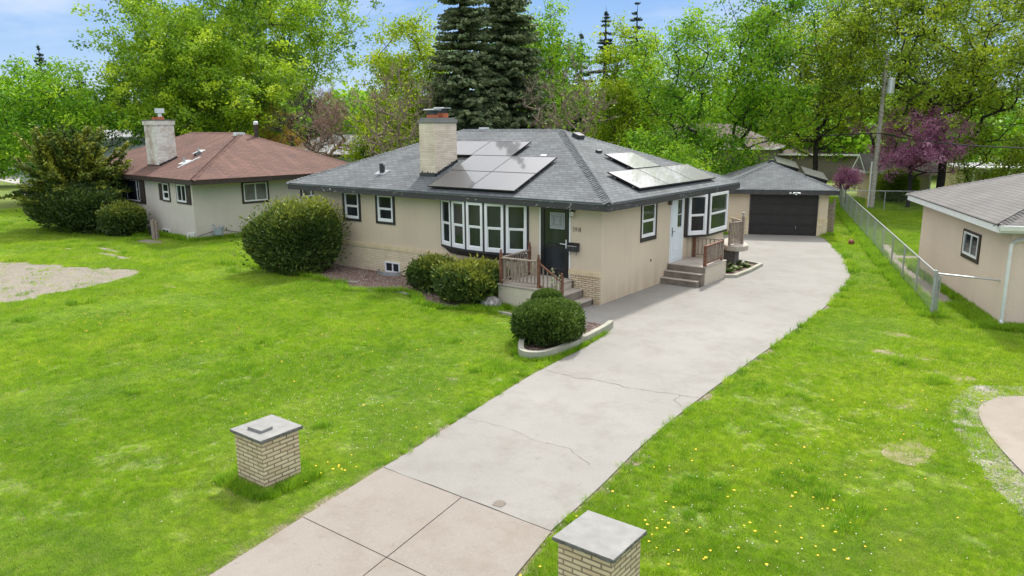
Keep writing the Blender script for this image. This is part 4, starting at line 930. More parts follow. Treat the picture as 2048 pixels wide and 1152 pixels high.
ps = MB().box(-.09, .09, -.09, .09, 0, .95); ps.box(.10, .22, -.06, .06, 0, .9); ps = ps.build('stump_post', 'wood_grey', bev=.01); ps.location = (-24.0, -.75, 0); ps.rotation_euler = (.03, .02, .4); tag(ps, 'short rotten grey wooden post in front of the grey neighbour wall', 'post')
ac = MB().box(-.35, .35, -.02, .02, .12, .48).build('well_guard', 'dark_metal'); ac.location = (-24.9, -.42, 0); ac.rotation_euler = (0, .12, TL); tag(ac, 'dark metal guard over the basement window by the wooden post', 'window guard')

# ------------------------------------------------------------------ right neighbour house
TR = R(23.5)
RHo = empty('pink_stucco_house', (9.31, 3.45, 0), TR, 'pink beige stucco house with old grey hip roof and white fascia at the right edge', 'house')
MB().box(.45, 12, .35, 8.4, 0, 2.50).build('wall', 'stucco_pink', RHo)
rroof, rzr = hip_roof(RHo, 0, 13, 0, 8.863, 2.7, .34, 'shingle_old', fh=.17, fascia='white_paint')
RS = Fr((.45, 0, 0), (0, 1, 0), (-1, 0, 0))
wr = window(RS, RHo, 2.44, 3.90, 1.29, 2.12, casing='brown_trim', cw=.12, fw=.05, kind='slide', pane='glass_deep')
gtm = MB(); gtm.extr([(0, 0), (.11, 0), (.13, .12), (0, .12)], (-.0, -.001, 2.57), (0, -1, 0), (0, 0, 1), (1, 0, 0), 13.0); gtm.build('gutter', 'white_metal', rroof)
ds = MB(); ds.box(.40, .47, .28, .345, .2, 2.2); ds.tube([(1.4, -.06, 2.58), (1.0, .0, 2.42), (.55, .28, 2.28), (.44, .31, 2.2)], .038, 4); ds.box(.37, .45, .16, .30, .08, .2); ds.build('downspout', 'white_metal', RHo)
# chain-link gate leaf between fence post and wall
gp = empty('fence_gate', (7.96, 4.3, 0), 0, 'galvanised chain-link gate rail between the fence corner post and the pink house', 'gate')
m_ = MB(); m_.tube([(.04, .05, 0), (.04, .05, 1.2)], .03, 8); m_.tube([(.04, .05, 1.18), (1.62, .0, 1.17)], .022, 8); m_.tube([(.10, .05, .12), (.10, .05, 1.12)], .018, 6); m_.build('gate_frame', 'galvanised', gp)
m_ = MB(); m_.tube([(-.05, -.08, .6), (.06, .06, .6)], .02, 6); m_.tube([(-.05, -.08, 1.0), (.06, .06, 1.0)], .02, 6); m_.build('hinge', 'galvanised', gp)

# ------------------------------------------------------------------ chain-link fences
def chain_fence(label, p, q, h, nposts, step=.075, r=.0014, first_big=False):
    p, q = Vector(p), Vector(q); d = q-p; ln = d.length; d.normalize()
    o = empty('chain_link_fence', (p.x, p.y, 0), math.atan2(d.y, d.x), label, 'fence')
    for i in range(nposts):
        x = ln*i/(nposts-1); big = first_big and i == 0
        MB().tube([(x, 0, -.05), (x, 0, h+(.06 if big else .02))], .045 if big else .028, 10 if big else 7).build('post', 'galvanised', o)
    MB().tube([(0, 0, h), (ln, 0, h)], .021, 7).build('top_rail', 'galvanised', o)
    # woven wire: two families of diagonal wires clipped to the panel
    V = []; F_ = []
    z0, z1 = .04, h-.01; H_ = z1-z0; n = int((ln+H_)/step)
    for fam in (0, 1):
        for i in range(n):
            x0 = -H_+i*step; a, b_ = x0, x0+H_
            za, zb = z0, z1
            if a < 0: za = z0-a; a = 0
            if b_ > ln: zb = z1-(b_-ln); b_ = ln
            if b_-a < .02: continue
            if fam: za, zb = z0+z1-za, z0+z1-zb
            y = .004 if fam else -.004; k = len(V)
            for (x, z) in ((a, za), (b_, zb)):
                V += [(x-r*.7, y-r*.5, z+r*.7), (x+r*.7, y-r*.5, z-r*.7), (x, y+r, z)]
            F_ += [(k, k+1, k+4, k+3), (k+1, k+2, k+5, k+4), (k+2, k, k+3, k+5)]
    fast_mesh('wire_mesh', np.array(V), np.array(F_), 'galvanised', o)
    return o
chain_fence('galvanised chain-link fence running back from the corner post beside the driveway grass', (7.96, 4.17), (-.9, 29.9), 1.24, 12, first_big=True)
chain_fence('chain-link fence across the back of the neighbouring yard under the redbud tree', (-.9, 29.9), (7.5, 34.2), 1.24, 5, step=.1)
chain_fence('chain-link fence running on behind the garage toward the alley', (-.95, 30.1), (-3.6, 39.5), 1.24, 4, step=.12)

# ------------------------------------------------------------------ utility pole and lines
up_ = empty('utility_pole', (.17, 32.47, 0), 0, 'tall weathered wooden utility pole with a grey transformer can', 'utility pole')
MB().tube([(0, 0, -.2), (.05, 0, 4), (.12, 0, 9.15)], [.16, .14, .11], 12).build('pole', 'wood_pole', up_)
tc = MB(); tc.lathe([(.001, 6.95), (.21, 6.95), (.22, 7.0), (.22, 7.78), (.20, 7.84), (.06, 7.88), (.001, 7.88)], (.48, -.1, 0), 14); tc = tc.build('transformer', 'white_metal', up_)
m_ = MB(); m_.lathe([(.03, 7.86), (.05, 7.9), (.03, 7.95), (.05, 8.0), (.02, 8.1)], (.40, -.1, 0), 8); m_.tube([(.12, 0, 7.5), (.3, -.05, 7.5)], .03, 5); m_.tube([(.12, 0, 7.1), (.3, -.05, 7.1)], .03, 5); m_.build('bushing', 'galvanised', tc)
MB().tube([(-.18, -.1, 0), (-.17, -.1, 2.9)], .045, 8).build('cable_guard', 'white_paint', up_)
m_ = MB(); m_.tube([(-.3, -.02, 0), (-.24, -.02, 2.6)], .03, 6)
simple('guy_yellow', (.60, .48, .05), .6, .1, 5, 0); m_.build('guy_guard', 'guy_yellow', up_)
def wire(p, q, sag, r=.014, n=20):
    p, q = Vector(p), Vector(q); return [tuple(p.lerp(q, i/n)-Vector((0, 0, sag*4*(i/n)*(1-i/n)))) for i in range(n+1)], r
for (p, q, sag, r, lb) in (((.2, 32.4, 4.62), (-46, 26.5, 5.6), .9, .034, 'thick black cable running left from the utility pole behind the garage'),
                           ((.2, 32.4, 4.62), (14.0, 9.8, 4.6), .45, .03, 'thick black cable running right from the pole across the redbud'),
                           ((.2, 32.4, 5.6), (-46, 27.5, 6.4), .8, .012, 'thin upper wire running left from the utility pole'),
                           ((.2, 32.4, 5.6), (16.5, 12.8, 5.4), .45, .012, 'thin upper wire running right from the utility pole'),
                           ((.28, 32.4, 9.05), (26, 44, 8.7), .5, .008, 'thin top wire leaving the pole head through the tree crowns')):
    P_, rr = wire(p, q, sag, r); m_ = MB().tube(P_, rr, 5); tag(m_.build('power_line', 'rubber_black'), lb, 'cable')
m_ = MB().tube([(.75, 31.5, 4.56), (1.55, 30.2, 4.50)], .06, 8); tag(m_.build('splice_case', 'rubber_black'), 'black splice case hanging on the thick cable right of the pole', 'cable box')

# ------------------------------------------------------------------ houses behind
def far_house(label, loc, rz, L_, W_, wh, sl_, wall, roofm, wins=(), gable=False, cat='house', name='house', ov=.4, trim='white_paint'):
    o = empty(name, loc, rz, label, cat)
    MB().box(0, L_, 0, W_, 0, wh).build('wall', wall, o)
    m_ = MB(); h = W_/2+ov; zr = wh+sl_*h; x0, x1, y0, y1 = -ov, L_+ov, -ov, W_+ov; xi = 0 if gable else h
    A, B, C_, D = (x0, y0, wh), (x1, y0, wh), (x1, y1, wh), (x0, y1, wh); r0, r1_ = (x0+xi, (y0+y1)/2, zr), (x1-xi, (y0+y1)/2, zr); dz = Vector((0, 0, .16))
    m_.poly([A, B, r1_, r0]); m_.poly([C_, D, r0, r1_])
    if gable:
        m_.poly([A, r0, D]); m_.poly([B, C_, r1_])
    else: m_.poly([B, C_, r1_]); m_.poly([D, A, r0])
    m_.poly([A, D, C_, B]); rf = m_.build('roof', roofm, o)
    m_ = MB(); m_.box(x0-.01, x1+.01, y0-.03, y0-.001, wh-.12, wh+.05); m_.box(x0-.03, x0-.001, y0, y1, wh-.12, wh+.05); m_.box(x1+.001, x1+.03, y0, y1, wh-.12, wh+.05); m_.build('fascia', trim, rf)
    if gable:
        for X in (x0-.03, x1+.005):
            m_ = MB()
            for (p, q) in ((A, r0), (D, r0)): m_.poly([(X, p[1], p[2]), (X, q[1], q[2]), (X, q[1], q[2]-.18), (X, p[1], p[2]-.18)])
            m_.build('barge_board', trim, rf)
    fr = Fr((0, 0, 0), (1, 0, 0), (0, -1, 0))
    for (a0, a1, z0, z1) in wins: window(fr, o, a0, a1, z0, z1, casing=None, kind='slide', fw=.07, pane='glass_deep')
    return o
far_house('pale blue building behind the grey houses with a thin dark roof edge', (-38.5, 15.8, 0), R(48), 6.4, 6, 3.1, .12, 'wall_blue', 'roof_far_grey', [(1, 2, 1, 1.8)], name='blue_building', cat='building', trim='black_trim')
far_house('distant low house with a plain grey roof left of the pale blue building', (-52, 26, 0), R(30), 12, 8, 2.6, .42, 'wall_far_tan', 'roof_far_grey', [])
far_house('distant house with a pale blue-grey roof beyond the spreading evergreen', (-50, 3.2, 0), R(20), 13, 9, 2.5, .42, 'wall_far_white', 'roof_far_pale', [(2, 4, .9, 2)])
far_house('house with a white-edged brown gable above the pale roof behind the white chimney', (-56.5, 15.5, 0), R(115), 9, 9, 2.7, .48, 'wall_far_tan', 'roof_far_grey', [], gable=True)
far_house('dark blue house with white windows at the far left edge', (-110, 26.5, 0), R(20), 16, 9, 2.8, .4, 'wall_navy', 'roof_far_grey', [(3, 5, .8, 2.2), (7, 9, .8, 2.2), (11, 13, .8, 2.2)])
far_house('dark brown shed roof in the trees behind the solar panels', (-18.6, 27.8, 0), R(8), 7, 6, 2.4, .5, 'wall_far_tan', 'roof_far_brown', [], gable=True, name='brown_shed', cat='shed')
far_house('brown-roofed house showing between the maples above the garage', (-26, 47, 0), R(12), 14, 8, 3.1, .5, 'wall_far_tan', 'roof_far_brown', [(8, 9.5, 1, 2)])
far_house('low brown-roofed garage behind the solar garage by the dark trunk', (-13.5, 56, 0), R(12), 7, 6, 2.4, .4, 'wall_far_tan', 'roof_far_brown', [], name='far_garage', cat='garage')
far_house('white house glimpsed through leaves left of the utility pole', (-20, 72, 0), R(10), 12, 8, 3.4, .5, 'wall_far_white', 'roof_far_grey', [(2, 3.2, 1, 2.4), (6, 7.2, 1, 2.4)])
sh = far_house('cream garden shed with a dark gable roof behind the utility pole', (-1.35, 38.4, 0), R(27), 3.9, 3.0, 1.95, .62, 'wall_cream', 'shingle_old', [], gable=True, name='garden_shed', cat='shed')
m_ = MB().box(-.03, .06, -.04, .01, 0, 1.95); m_.box(3.84, 3.93, -.04, .01, 0, 1.95); m_.build('corner_trim', 'white_paint', sh)
cpn = far_house('low cream outbuilding with a white-edged flat roof right of the redbud trunk', (3.6, 45.0, 0), R(24), 5.5, 5, 2.1, .08, 'wall_cream', 'roof_far_grey', [(1.0, 2.2, .9, 1.8)], name='outbuilding', cat='building')
m_ = MB(); [m_.box(x, x+.1, -1.6, -1.5, 0, 2.05) for x in (0, 2.2, 4.4)]; m_.box(-.4, 5.9, -1.9, -.45, 2.06, 2.17); m_.build('porch', 'white_paint', cpn)
# parked car far behind, white
car = empty('parked_car', (-8.6, 64, 0), R(15), 'white car parked far behind the pole, mostly hidden by branches', 'car')
def carbody(m_):
    prof = [(-2.2, .35), (-2.25, .8), (-1.9, 1.0), (-1.3, 1.05), (-.7, 1.48), (.9, 1.5), (1.5, 1.05), (2.1, .95), (2.25, .7), (2.2, .35)]
    m_.extr(prof, (0, -.85, 0), (1, 0, 0), (0, 0, 1), (0, 1, 0), 1.7); return m_
carbody(MB()).build('body', 'car_white', car, bev=.04)
m_ = MB(); m_.extr([(-1.05, 1.08), (-.65, 1.42), (.85, 1.44), (1.3, 1.08)], (0, -.862, 0), (1, 0, 0), (0, 0, 1), (0, 1, 0), 1.724); m_.build('window', 'glass_deep', car)
for x in (-1.35, 1.35):
    for y in (-.8, .8):
        wv_ = MB().tube([(x, y-.1, .33), (x, y+.1, .33)], .33, 16); wv_.build('wheel', 'rubber_black', car)
cv = empty('camper_trailer', (-60.0, 34.0, 0), R(45), 'white camper trailer roof beside the pale blue building', 'trailer')
MB().extr([(0, .5), (0, 2.2), (.5, 2.62), (5.0, 2.66), (5.4, 2.2), (5.4, .5)], (-5, 0, 0), (1, 0, 0), (0, 0, 1), (0, 1, 0), 2.2).build('body', 'car_white', cv, bev=.05)
MB().box(-3, -2.2, .8, 1.5, 2.66, 2.85).build('roof_unit', 'white_paint', cv, bev=.04)
[MB().tube([(x, y-.1, .33), (x, y+.1, .33)], .33, 14).build('wheel', 'rubber_black', cv) for x in (-2.7, -1.9) for y in (.1, 2.1)]
m_ = MB(); m_.box(-4.2, -3.4, -.02, -.003, 1.3, 1.9); m_.box(-2, -.9, -.02, -.003, 1.3, 1.9); m_.build('window', 'glass_deep', cv)

# ------------------------------------------------------------------ plants
def leaf_quads(C, size, rng, droop=0.0, narrow=.55, up=.0):
    """one small folded leaf (diamond) per centre"""
    n = len(C); d = rng.normal(size=(n, 3)); d[:, 2] = d[:, 2]*.7-droop+up; d /= np.linalg.norm(d, axis=1)[:, None]+1e-9
    a = rng.normal(size=(n, 3)); s = np.cross(d, a); s /= np.linalg.norm(s, axis=1)[:, None]+1e-9
    L_ = (size*rng.uniform(.6, 1.3, n))[:, None]; w_ = L_*narrow*.5
    V = np.empty((n, 4, 3)); V[:, 0] = C-d*L_*.5; V[:, 1] = C+s*w_; V[:, 2] = C+d*L_*.5; V[:, 3] = C-s*w_
    F_ = np.arange(n*4).reshape(n, 4); return V.reshape(-1, 3), F_
def grow(targets, z0, lean=(0, 0), fork=None, seg=.55, rng=None, zpen=2.4):
    """trunk plus branches reaching every target: nodes, parents"""
    nodes = [np.array([0., 0., -.1])]; par = [-1]; k = max(2, int(z0/seg))
    for i in range(1, k+1):
        t = i/k; nodes.append(np.array([lean[0]*t+rng.normal(0, .04), lean[1]*t+rng.normal(0, .04), z0*t])); par.append(i-1)
    NA = np.zeros((40000, 3)); cnt = len(nodes); NA[:cnt] = nodes; par = par[:]
    base = NA[cnt-1].copy(); order = np.argsort(np.linalg.norm(targets-base, axis=1)+rng.uniform(0, .8, len(targets)))
    tips = []
    for ti in order:
        T = targets[ti]; D = T-NA[:cnt]; dist_ = np.linalg.norm(D, axis=1); pen = zpen*np.maximum(0, NA[:cnt, 2]-T[2])+ (NA[:cnt, 2] < z0*.6)*5
        j = int(np.argmin(dist_+pen)); ln = dist_[j]; m_ = max(1, int(ln/seg)); P = NA[j].copy(); cur = j
        gp = NA[par[j]] if par[j] >= 0 else P-np.array([0, 0, 1.]); dirp = P-gp; dirp /= np.linalg.norm(dirp)+1e-9
        for q in range(m_):
            t = (q+1)/m_; lin = NA[j]+(T-NA[j])*t; bow_ = dirp*ln*.45*t*(1-t)+np.array([0, 0, -.06*ln*t*(1-t)])
            nn_ = lin+bow_+(rng.normal(0, .05, 3) if q < m_-1 else 0)
            if cnt >= 39990: break
            NA[cnt] = nn_; par.append(cur); cur = cnt; cnt += 1
        tips.append(cur)
    return NA[:cnt], np.array(par), np.array(tips)
def branch_mesh(NA, par, rt, r0, expo=.5, minr=.006):
    n = len(NA); w_ = np.zeros(n); ch = np.zeros(n, int)
    for i in range(n-1, 0, -1):
        if w_[i] == 0: w_[i] = 1
        w_[par[i]] += w_[i]
    rad = np.maximum(minr, rt*(w_**expo)); rad *= min(1.0, r0/rad[0]); rad = np.maximum(rad, minr)
    I = np.arange(1, n); A = NA[par[I]]; B = NA[I]; ra = np.minimum(rad[par[I]], rad[I]*1.6); rb = rad[I]
    d = B-A; L_ = np.linalg.norm(d, axis=1)[:, None]+1e-9; d = d/L_
    ref = np.where(np.abs(d[:, 2:3]) < .9, np.array([[0, 0, 1.]]), np.array([[1., 0, 0]])); x = np.cross(d, ref); x /= np.linalg.norm(x, axis=1)[:, None]; y = np.cross(d, x)
    K = 5; V = np.empty((len(I), 2, K, 3))
    for q in range(K):
        c, s = math.cos(2*math.pi*q/K), math.sin(2*math.pi*q/K); o = x*c+y*s
        V[:, 0, q] = A-d*(ra[:, None]*.3)+o*ra[:, None]; V[:, 1, q] = B+d*(rb[:, None]*.3)+o*rb[:, None]
    base = (np.arange(len(I))*2*K)[:, None, None]; q = np.arange(K); q2 = (q+1) % K
    Fq = np.stack([q, q2, q2+K, q+K], -1)[None]+base; return V.reshape(-1, 3), Fq.reshape(-1, 4)
def lobes(rng, R_, H, zc0, n_lobe, n_t, shape='round', sx=1.0, sy=1.0):
    """target points: gaussian lobes filling an uneven crown"""
    hz = (H-zc0)/2; cz = (H+zc0)/2; out = []
    while len(out) < n_lobe:
        p = rng.uniform(-1, 1, 3); r = np.linalg.norm(p)
        if r > 1 or r < .25: continue
        rr = 1.0
        if shape == 'vase': rr = .55+.45*(p[2]+1)/2*1.2
        if shape == 'oval': rr = 1.0-.25*max(0, p[2])
        out.append([p[0]*R_*sx*rr*.92, p[1]*R_*sy*rr*.92, cz+p[2]*hz*.93])
    Lb = np.array(out); k = max(1, n_t//n_lobe); s = R_*.15
    T = (Lb[:, None, :]+rng.normal(0, 1, (n_lobe, k, 3))*np.array([s, s, s*.8])).reshape(-1, 3)
    T[:, 2] = np.clip(T[:, 2], zc0*.8, H+.2); return T, Lb
def make_tree(name, label, loc, H, R_, zc0, leaf, bark='bark', seed=1, n_lobe=60, n_t=420, lpt=45, ls=.15, trunk=2.0, r0=.25, shape='round', sx=1., sy=1., spread=.30,
              twigs=0, rt=.012, droop=.15, lean=(0, 0), group=None, cat='tree', tintsd=.23, minr=.008, expo=.5, stems=1):
    rng = np.random.default_rng(seed); T, Lb = lobes(rng, R_, H, zc0, n_lobe, n_t, shape, sx, sy)
    lpt = int(lpt*(1.0 if leaf == 'leaf_olive' else 1.3)) if lpt > 20 else lpt; spread *= .82
    o = empty(name, loc, 0, label, cat, group)
    if stems == 1:
        NA, par, tips = grow(T, trunk, lean, rng=rng); V, F_ = branch_mesh(NA, par, rt, r0, expo, minr); tipP = NA[tips]
    else:
        Vs, Fs, tp, off = [], [], [], 0; az = np.arctan2(T[:, 1], T[:, 0]); idx = ((az+math.pi)/(2*math.pi)*stems).astype(int) % stems
        for s_ in range(stems):
            TT = T[idx == s_]
            if len(TT) < 3: continue
            a = (s_+.5)/stems*2*math.pi-math.pi; l_ = (math.cos(a)*.28*trunk, math.sin(a)*.28*trunk)
            NA, par, tips = grow(TT, trunk, l_, rng=rng); v, f = branch_mesh(NA, par, rt, r0, expo, minr); Vs.append(v); Fs.append(f+off); off += len(v); tp.append(NA[tips])
        V = np.concatenate(Vs); F_ = np.concatenate(Fs); tipP = np.concatenate(tp)
    if twigs:
        n = len(tipP)*twigs; P = np.repeat(tipP, twigs, 0)+rng.normal(0, .05, (n, 3)); outw = P-np.array([0, 0, (H+zc0)/2-.2*H]); outw /= np.linalg.norm(outw, axis=1)[:, None]+1e-9
        d = outw*.8+rng.normal(0, .55, (n, 3)); d[:, 2] += .25; d /= np.linalg.norm(d, axis=1)[:, None]; L_ = rng.uniform(.35, .95, n)[:, None]*R_*.22; Q = P+d*L_
        s = np.cross(d, rng.normal(size=(n, 3))); s /= np.linalg.norm(s, axis=1)[:, None]+1e-9; s2 = np.cross(d, s); w0 = minr*1.1; w1 = minr*.5
        tv = np.stack([P+s*w0, P-s*w0*.5+s2*w0*.86, P-s*w0*.5-s2*w0*.86, Q+s*w1, Q-s*w1*.5+s2*w1*.86, Q-s*w1*.5-s2*w1*.86], 1).reshape(-1, 3)
        b_ = (np.arange(n)*6)[:, None, None]; fq = (np.array([[0, 1, 4, 3], [1, 2, 5, 4], [2, 0, 3, 5]])[None]+b_).reshape(-1, 4)+len(V)
        V = np.concatenate([V, tv]); F_ = np.concatenate([F_, fq])
    fast_mesh('trunk', V, F_, bark, o)
    if lpt:
        n = len(tipP); sd_ = spread; C_ = np.repeat(tipP, lpt, 0)+rng.normal(0, 1, (n*lpt, 3))*np.array([sd_, sd_, sd_*.75])
        tint = np.repeat(np.clip(rng.normal(.45, tintsd, n), 0, 1), lpt)+rng.normal(0, .12, n*lpt)
        LV, LF_ = leaf_quads(C_, ls, rng, droop)
        fast_mesh('crown', LV, LF_, leaf, o, attr=np.repeat(np.clip(tint, 0, 1), 4))
    return o
def make_spruce(name, label, loc, H, R_, z0, leaf='leaf_spruce', seed=1, layers=60, per=11, qs=1.0, group=None, irr=.2, power=.75, droop=.35, bark='bark_dark'):
    rng = np.random.default_rng(seed); o = empty(name, loc, 0, label, 'tree', group)
    mb = MB().tube([(0, 0, -.1), (0, 0, H*.5), (0, 0, H)], [.028*H+.03, .016*H+.02, .01], 8)
    P0, P1, W_ = [], [], []; br = []
    for i in range(layers):
        t = min(.995, abs((i+rng.normal(0, 1.3 if layers > 60 else .35))/layers)); z = z0+(H-z0)*t; Lr = R_*max(.03, (1-t))**power
        for k in range(max(4, int(per*(1-t*.5)))):
            a = rng.uniform(0, 2*math.pi); L_ = Lr*rng.uniform(1-irr*1.6, 1+irr*.5); n = max(3, int(L_/.16)); u = np.array([math.cos(a), math.sin(a)]); dr = droop*rng.uniform(.6, 1.3)
            prev = np.array([0, 0, z]); side = np.array([-u[1], u[0], 0])
            for j in range(1, n+1):
                s = j/n; p = np.array([u[0]*L_*s, u[1]*L_*s, z-dr*L_*(s**1.1)*.8+dr*L_*.55*s**3]); P0.append(prev); P1.append(p); W_.append(.5)
                tl = .50*(1-s*.45)*min(1.0, L_*.5)*rng.uniform(.7, 1.2)
                for sg in (-1, 1):
                    d = side*sg*.8+np.array([u[0], u[1], 0])*.55+np.array([0, 0, -.5*rng.uniform(.4, 1.4)]); P0.append(p); P1.append(p+d*tl); W_.append(1)
                prev = p
    P0, P1, W_ = map(np.array, (P0, P1, W_)); n = len(P0); d = P1-P0; L_ = np.linalg.norm(d, axis=1)[:, None]+1e-9; d /= L_
    Vs = []; tint = []
    for rep in range(3):
        s = np.cross(d, rng.normal(size=(n, 3))); s /= np.linalg.norm(s, axis=1)[:, None]+1e-9; w_ = (.055*qs*rng.uniform(.7, 1.3, n))[:, None]
        M = P0+d*L_*.45; Vs.append(np.stack([P0, M+s*w_, P1+d*L_*.15, M-s*w_], 1)); tt = np.clip(rng.normal(.42, .17, n)+.12*(W_ > .6), 0, 1); tint.append(np.repeat(tt, 4))
    V = np.concatenate(Vs).reshape(-1, 3); mb.build('trunk', bark, o)
    fast_mesh('crown', V, np.arange(len(V)).reshape(-1, 4), leaf, o, attr=np.concatenate(tint)); return o
def make_bush(name, label, loc, rx_, ry_, h, leaf, seed=1, n=16000, ls=.07, lump=.12, tips=0, zlow=.0, group=None, cat='shrub', narrow=.45, flat_top=False, boxy=2.6, topl=True, spike=.10):
    """clipped or loose shrub: sprigs packed through the outer shell of a lumpy form, dark twigs inside"""
    rng = np.random.default_rng(seed); o = empty(name, loc, 0, label, cat, group)
    nl = 26; ld = rng.normal(size=(nl, 3)); ld /= np.linalg.norm(ld, axis=1)[:, None]; la = rng.uniform(-lump, lump, nl)
    d = rng.normal(size=(n, 3)); d[:, 2] = np.where(d[:, 2] < -.6, -d[:, 2], d[:, 2]); d /= np.linalg.norm(d, axis=1)[:, None]
    k = (np.abs(d)**boxy).sum(1)**(-1/boxy)
    bmp = 1+((np.exp(-(1-d@ld.T)*14))*la).sum(1)
    rr = 1.03-np.abs(rng.normal(0, .11, n)); rr = rr+(rng.uniform(0, 1, n) < .06)*rng.uniform(0, spike, n)
    P = d*(k*bmp*rr)[:, None]; C_ = np.empty((n, 3)); C_[:, 0] = P[:, 0]*rx_; C_[:, 1] = P[:, 1]*ry_; C_[:, 2] = h*.48+P[:, 2]*h*.52; keep = C_[:, 2] > zlow; C_ = C_[keep]; d2 = d[keep]
    m_ = len(C_); dd = d2*np.array([.8, .8, .8])+rng.normal(0, .55, (m_, 3)); dd[:, 2] += .45; dd /= np.linalg.norm(dd, axis=1)[:, None]
    s = np.cross(dd, rng.normal(size=(m_, 3))); s /= np.linalg.norm(s, axis=1)[:, None]; L_ = (ls*rng.uniform(.6, 1.4, m_))[:, None]; w_ = L_*narrow*.5
    V = np.stack([C_-dd*L_*.5, C_+s*w_, C_+dd*L_*.6, C_-s*w_], 1).reshape(-1, 3)
    patch = ((np.exp(-(1-d2@ld.T)*10))*(la/lump)).sum(1)
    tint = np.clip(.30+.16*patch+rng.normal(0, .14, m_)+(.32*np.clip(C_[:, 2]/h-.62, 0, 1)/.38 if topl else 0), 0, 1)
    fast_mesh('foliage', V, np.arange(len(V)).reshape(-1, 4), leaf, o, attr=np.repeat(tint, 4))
    # inner wood: many short dark stems from the base
    mb = MB()
    for i in range(46):
        a = rng.uniform(0, 6.28); q = rng.uniform(.2, .8); z = h*rng.uniform(.35, .8); mb.tube([(rng.normal(0, .08), rng.normal(0, .08), 0), (math.cos(a)*rx_*q*.5, math.sin(a)*ry_*q*.5, z*.5), (math.cos(a)*rx_*q, math.sin(a)*ry_*q, z)], [.03, .018, .008], 4)
    mb.build('stem', 'bark_dark', o)
    # added solid core: inner shade put into its darkest tint, blocks daylight
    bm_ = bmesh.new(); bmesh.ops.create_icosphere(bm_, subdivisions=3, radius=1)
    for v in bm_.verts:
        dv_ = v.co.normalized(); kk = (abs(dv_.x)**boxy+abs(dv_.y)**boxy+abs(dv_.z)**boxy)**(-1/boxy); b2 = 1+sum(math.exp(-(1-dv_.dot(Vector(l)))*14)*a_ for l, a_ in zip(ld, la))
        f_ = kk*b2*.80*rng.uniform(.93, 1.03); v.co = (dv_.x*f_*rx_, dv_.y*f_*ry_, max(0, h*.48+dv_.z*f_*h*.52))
    me = bpy.data.meshes.new('dark_core'); bm_.to_mesh(me); bm_.free(); a_ = me.attributes.new('tint', 'FLOAT', 'POINT'); a_.data.foreach_set('value', np.full(len(me.vertices), .0, np.float32))
    me.materials.append(MATS[leaf]); io = bpy.data.objects.new('dark_core', me); COL.objects.link(io); io.parent = o
    return o

TG_ = 'trees behind the houses'
QUICK = 1.0
def T(*a, **k): return make_tree(*a, **k)
T('maple_tree', 'light green broad maple directly behind the brown-roofed house', (-42.0, 13.4, 0), 13.2, 6.8, 3.2, 'leaf_maple', seed=21, n_lobe=110, n_t=1100, lpt=56, ls=.23, trunk=3.4, r0=.40, spread=.36, group=TG_, sy=.9)
T('maple_tree', 'tallest spreading maple rising above the brown-roofed house, cut by the top edge', (-48.9, 21.3, 0), 20.5, 10.8, 7.0, 'leaf_maple', seed=22, n_lobe=105, n_t=1050, lpt=50, ls=.27, trunk=5.5, r0=.6, spread=.44, group=TG_, bark='bark_dark')
T('maple_tree', 'round green tree at the left edge beyond the spreading evergreen', (-47.5, 4.4, 0), 9.2, 5.4, 2.2, 'leaf_fresh', seed=23, n_lobe=85, n_t=640, lpt=44, ls=.22, trunk=2.2, r0=.3, spread=.45, group=TG_, bark='bark_dark')
T('yellow_green_tree', 'yellow-green tree rising just left of the big spruces', (-25.6, 18.3, 0), 12.6, 3.3, 3.2, 'leaf_yellow', seed=24, n_lobe=60, n_t=480, lpt=40, ls=.19, trunk=3.0, r0=.25, spread=.38, group=TG_, shape='oval')
T('yellow_green_tree', 'lower yellow-green tree between the pink bare tree and the multi-stemmed one', (-23.4, 13.2, 0), 6.8, 1.9, 1.2, 'leaf_yellow', seed=25, n_lobe=44, n_t=300, lpt=34, ls=.17, trunk=1.2, r0=.15, spread=.36, group=TG_)
T('bare_tree', 'multi-stemmed tree with thin new leaves behind the left roof slope', (-17.6, 9.0, 0), 8.3, 2.7, 2.2, 'leaf_yellow', bark='bark_tan', seed=26, n_lobe=70, n_t=300, lpt=5, ls=.13, trunk=1.6, r0=.13, spread=.25, twigs=5, shape='vase', stems=5, group=TG_, minr=.012, rt=.014)
T('bare_tree', 'pinkish bare-twigged ornamental tree in front of the pale blue building', (-29.2, 14.3, 0), 7.6, 2.1, 2.6, 'leaf_pink', bark='bark_tan', seed=27, n_lobe=50, n_t=300, lpt=10, ls=.10, trunk=1.9, r0=.14, spread=.30, twigs=7, group=TG_, minr=.010)
T('bare_tree', 'grey leafless tree left of the pinkish one', (-34.9, 16.8, 0), 7.8, 2.6, 2.6, 'leaf_pink', bark='bark', seed=28, n_lobe=60, n_t=300, lpt=0, trunk=2.0, r0=.24, twigs=7, group=TG_, minr=.016, shape='oval')
T('willow_tree', 'orange-twigged bare willow behind the stack of the brown roof', (-39.5, 17.6, 0), 6.6, 2.6, 1.0, 'leaf_orange', bark='bark_tan', seed=29, n_lobe=40, n_t=220, lpt=26, ls=.16, trunk=1.6, r0=.18, twigs=4, group=TG_, spread=.35)
T('bare_tree', 'tan half-bare tree just right of the big spruces', (-11.6, 15.6, 0), 8.8, 2.7, 2.0, 'leaf_fresh', bark='bark_tan', seed=30, n_lobe=60, n_t=280, lpt=5, ls=.14, trunk=2.4, r0=.17, spread=.35, twigs=7, shape='vase', stems=3, group=TG_, minr=.012)
T('green_tree', 'bright green tree showing behind and between the two big spruces', (-18.0, 22.0, 0), 13.4, 3.4, 3.0, 'leaf_fresh', seed=31, n_lobe=60, n_t=420, lpt=36, ls=.20, trunk=3.0, r0=.25, spread=.42, group=TG_)
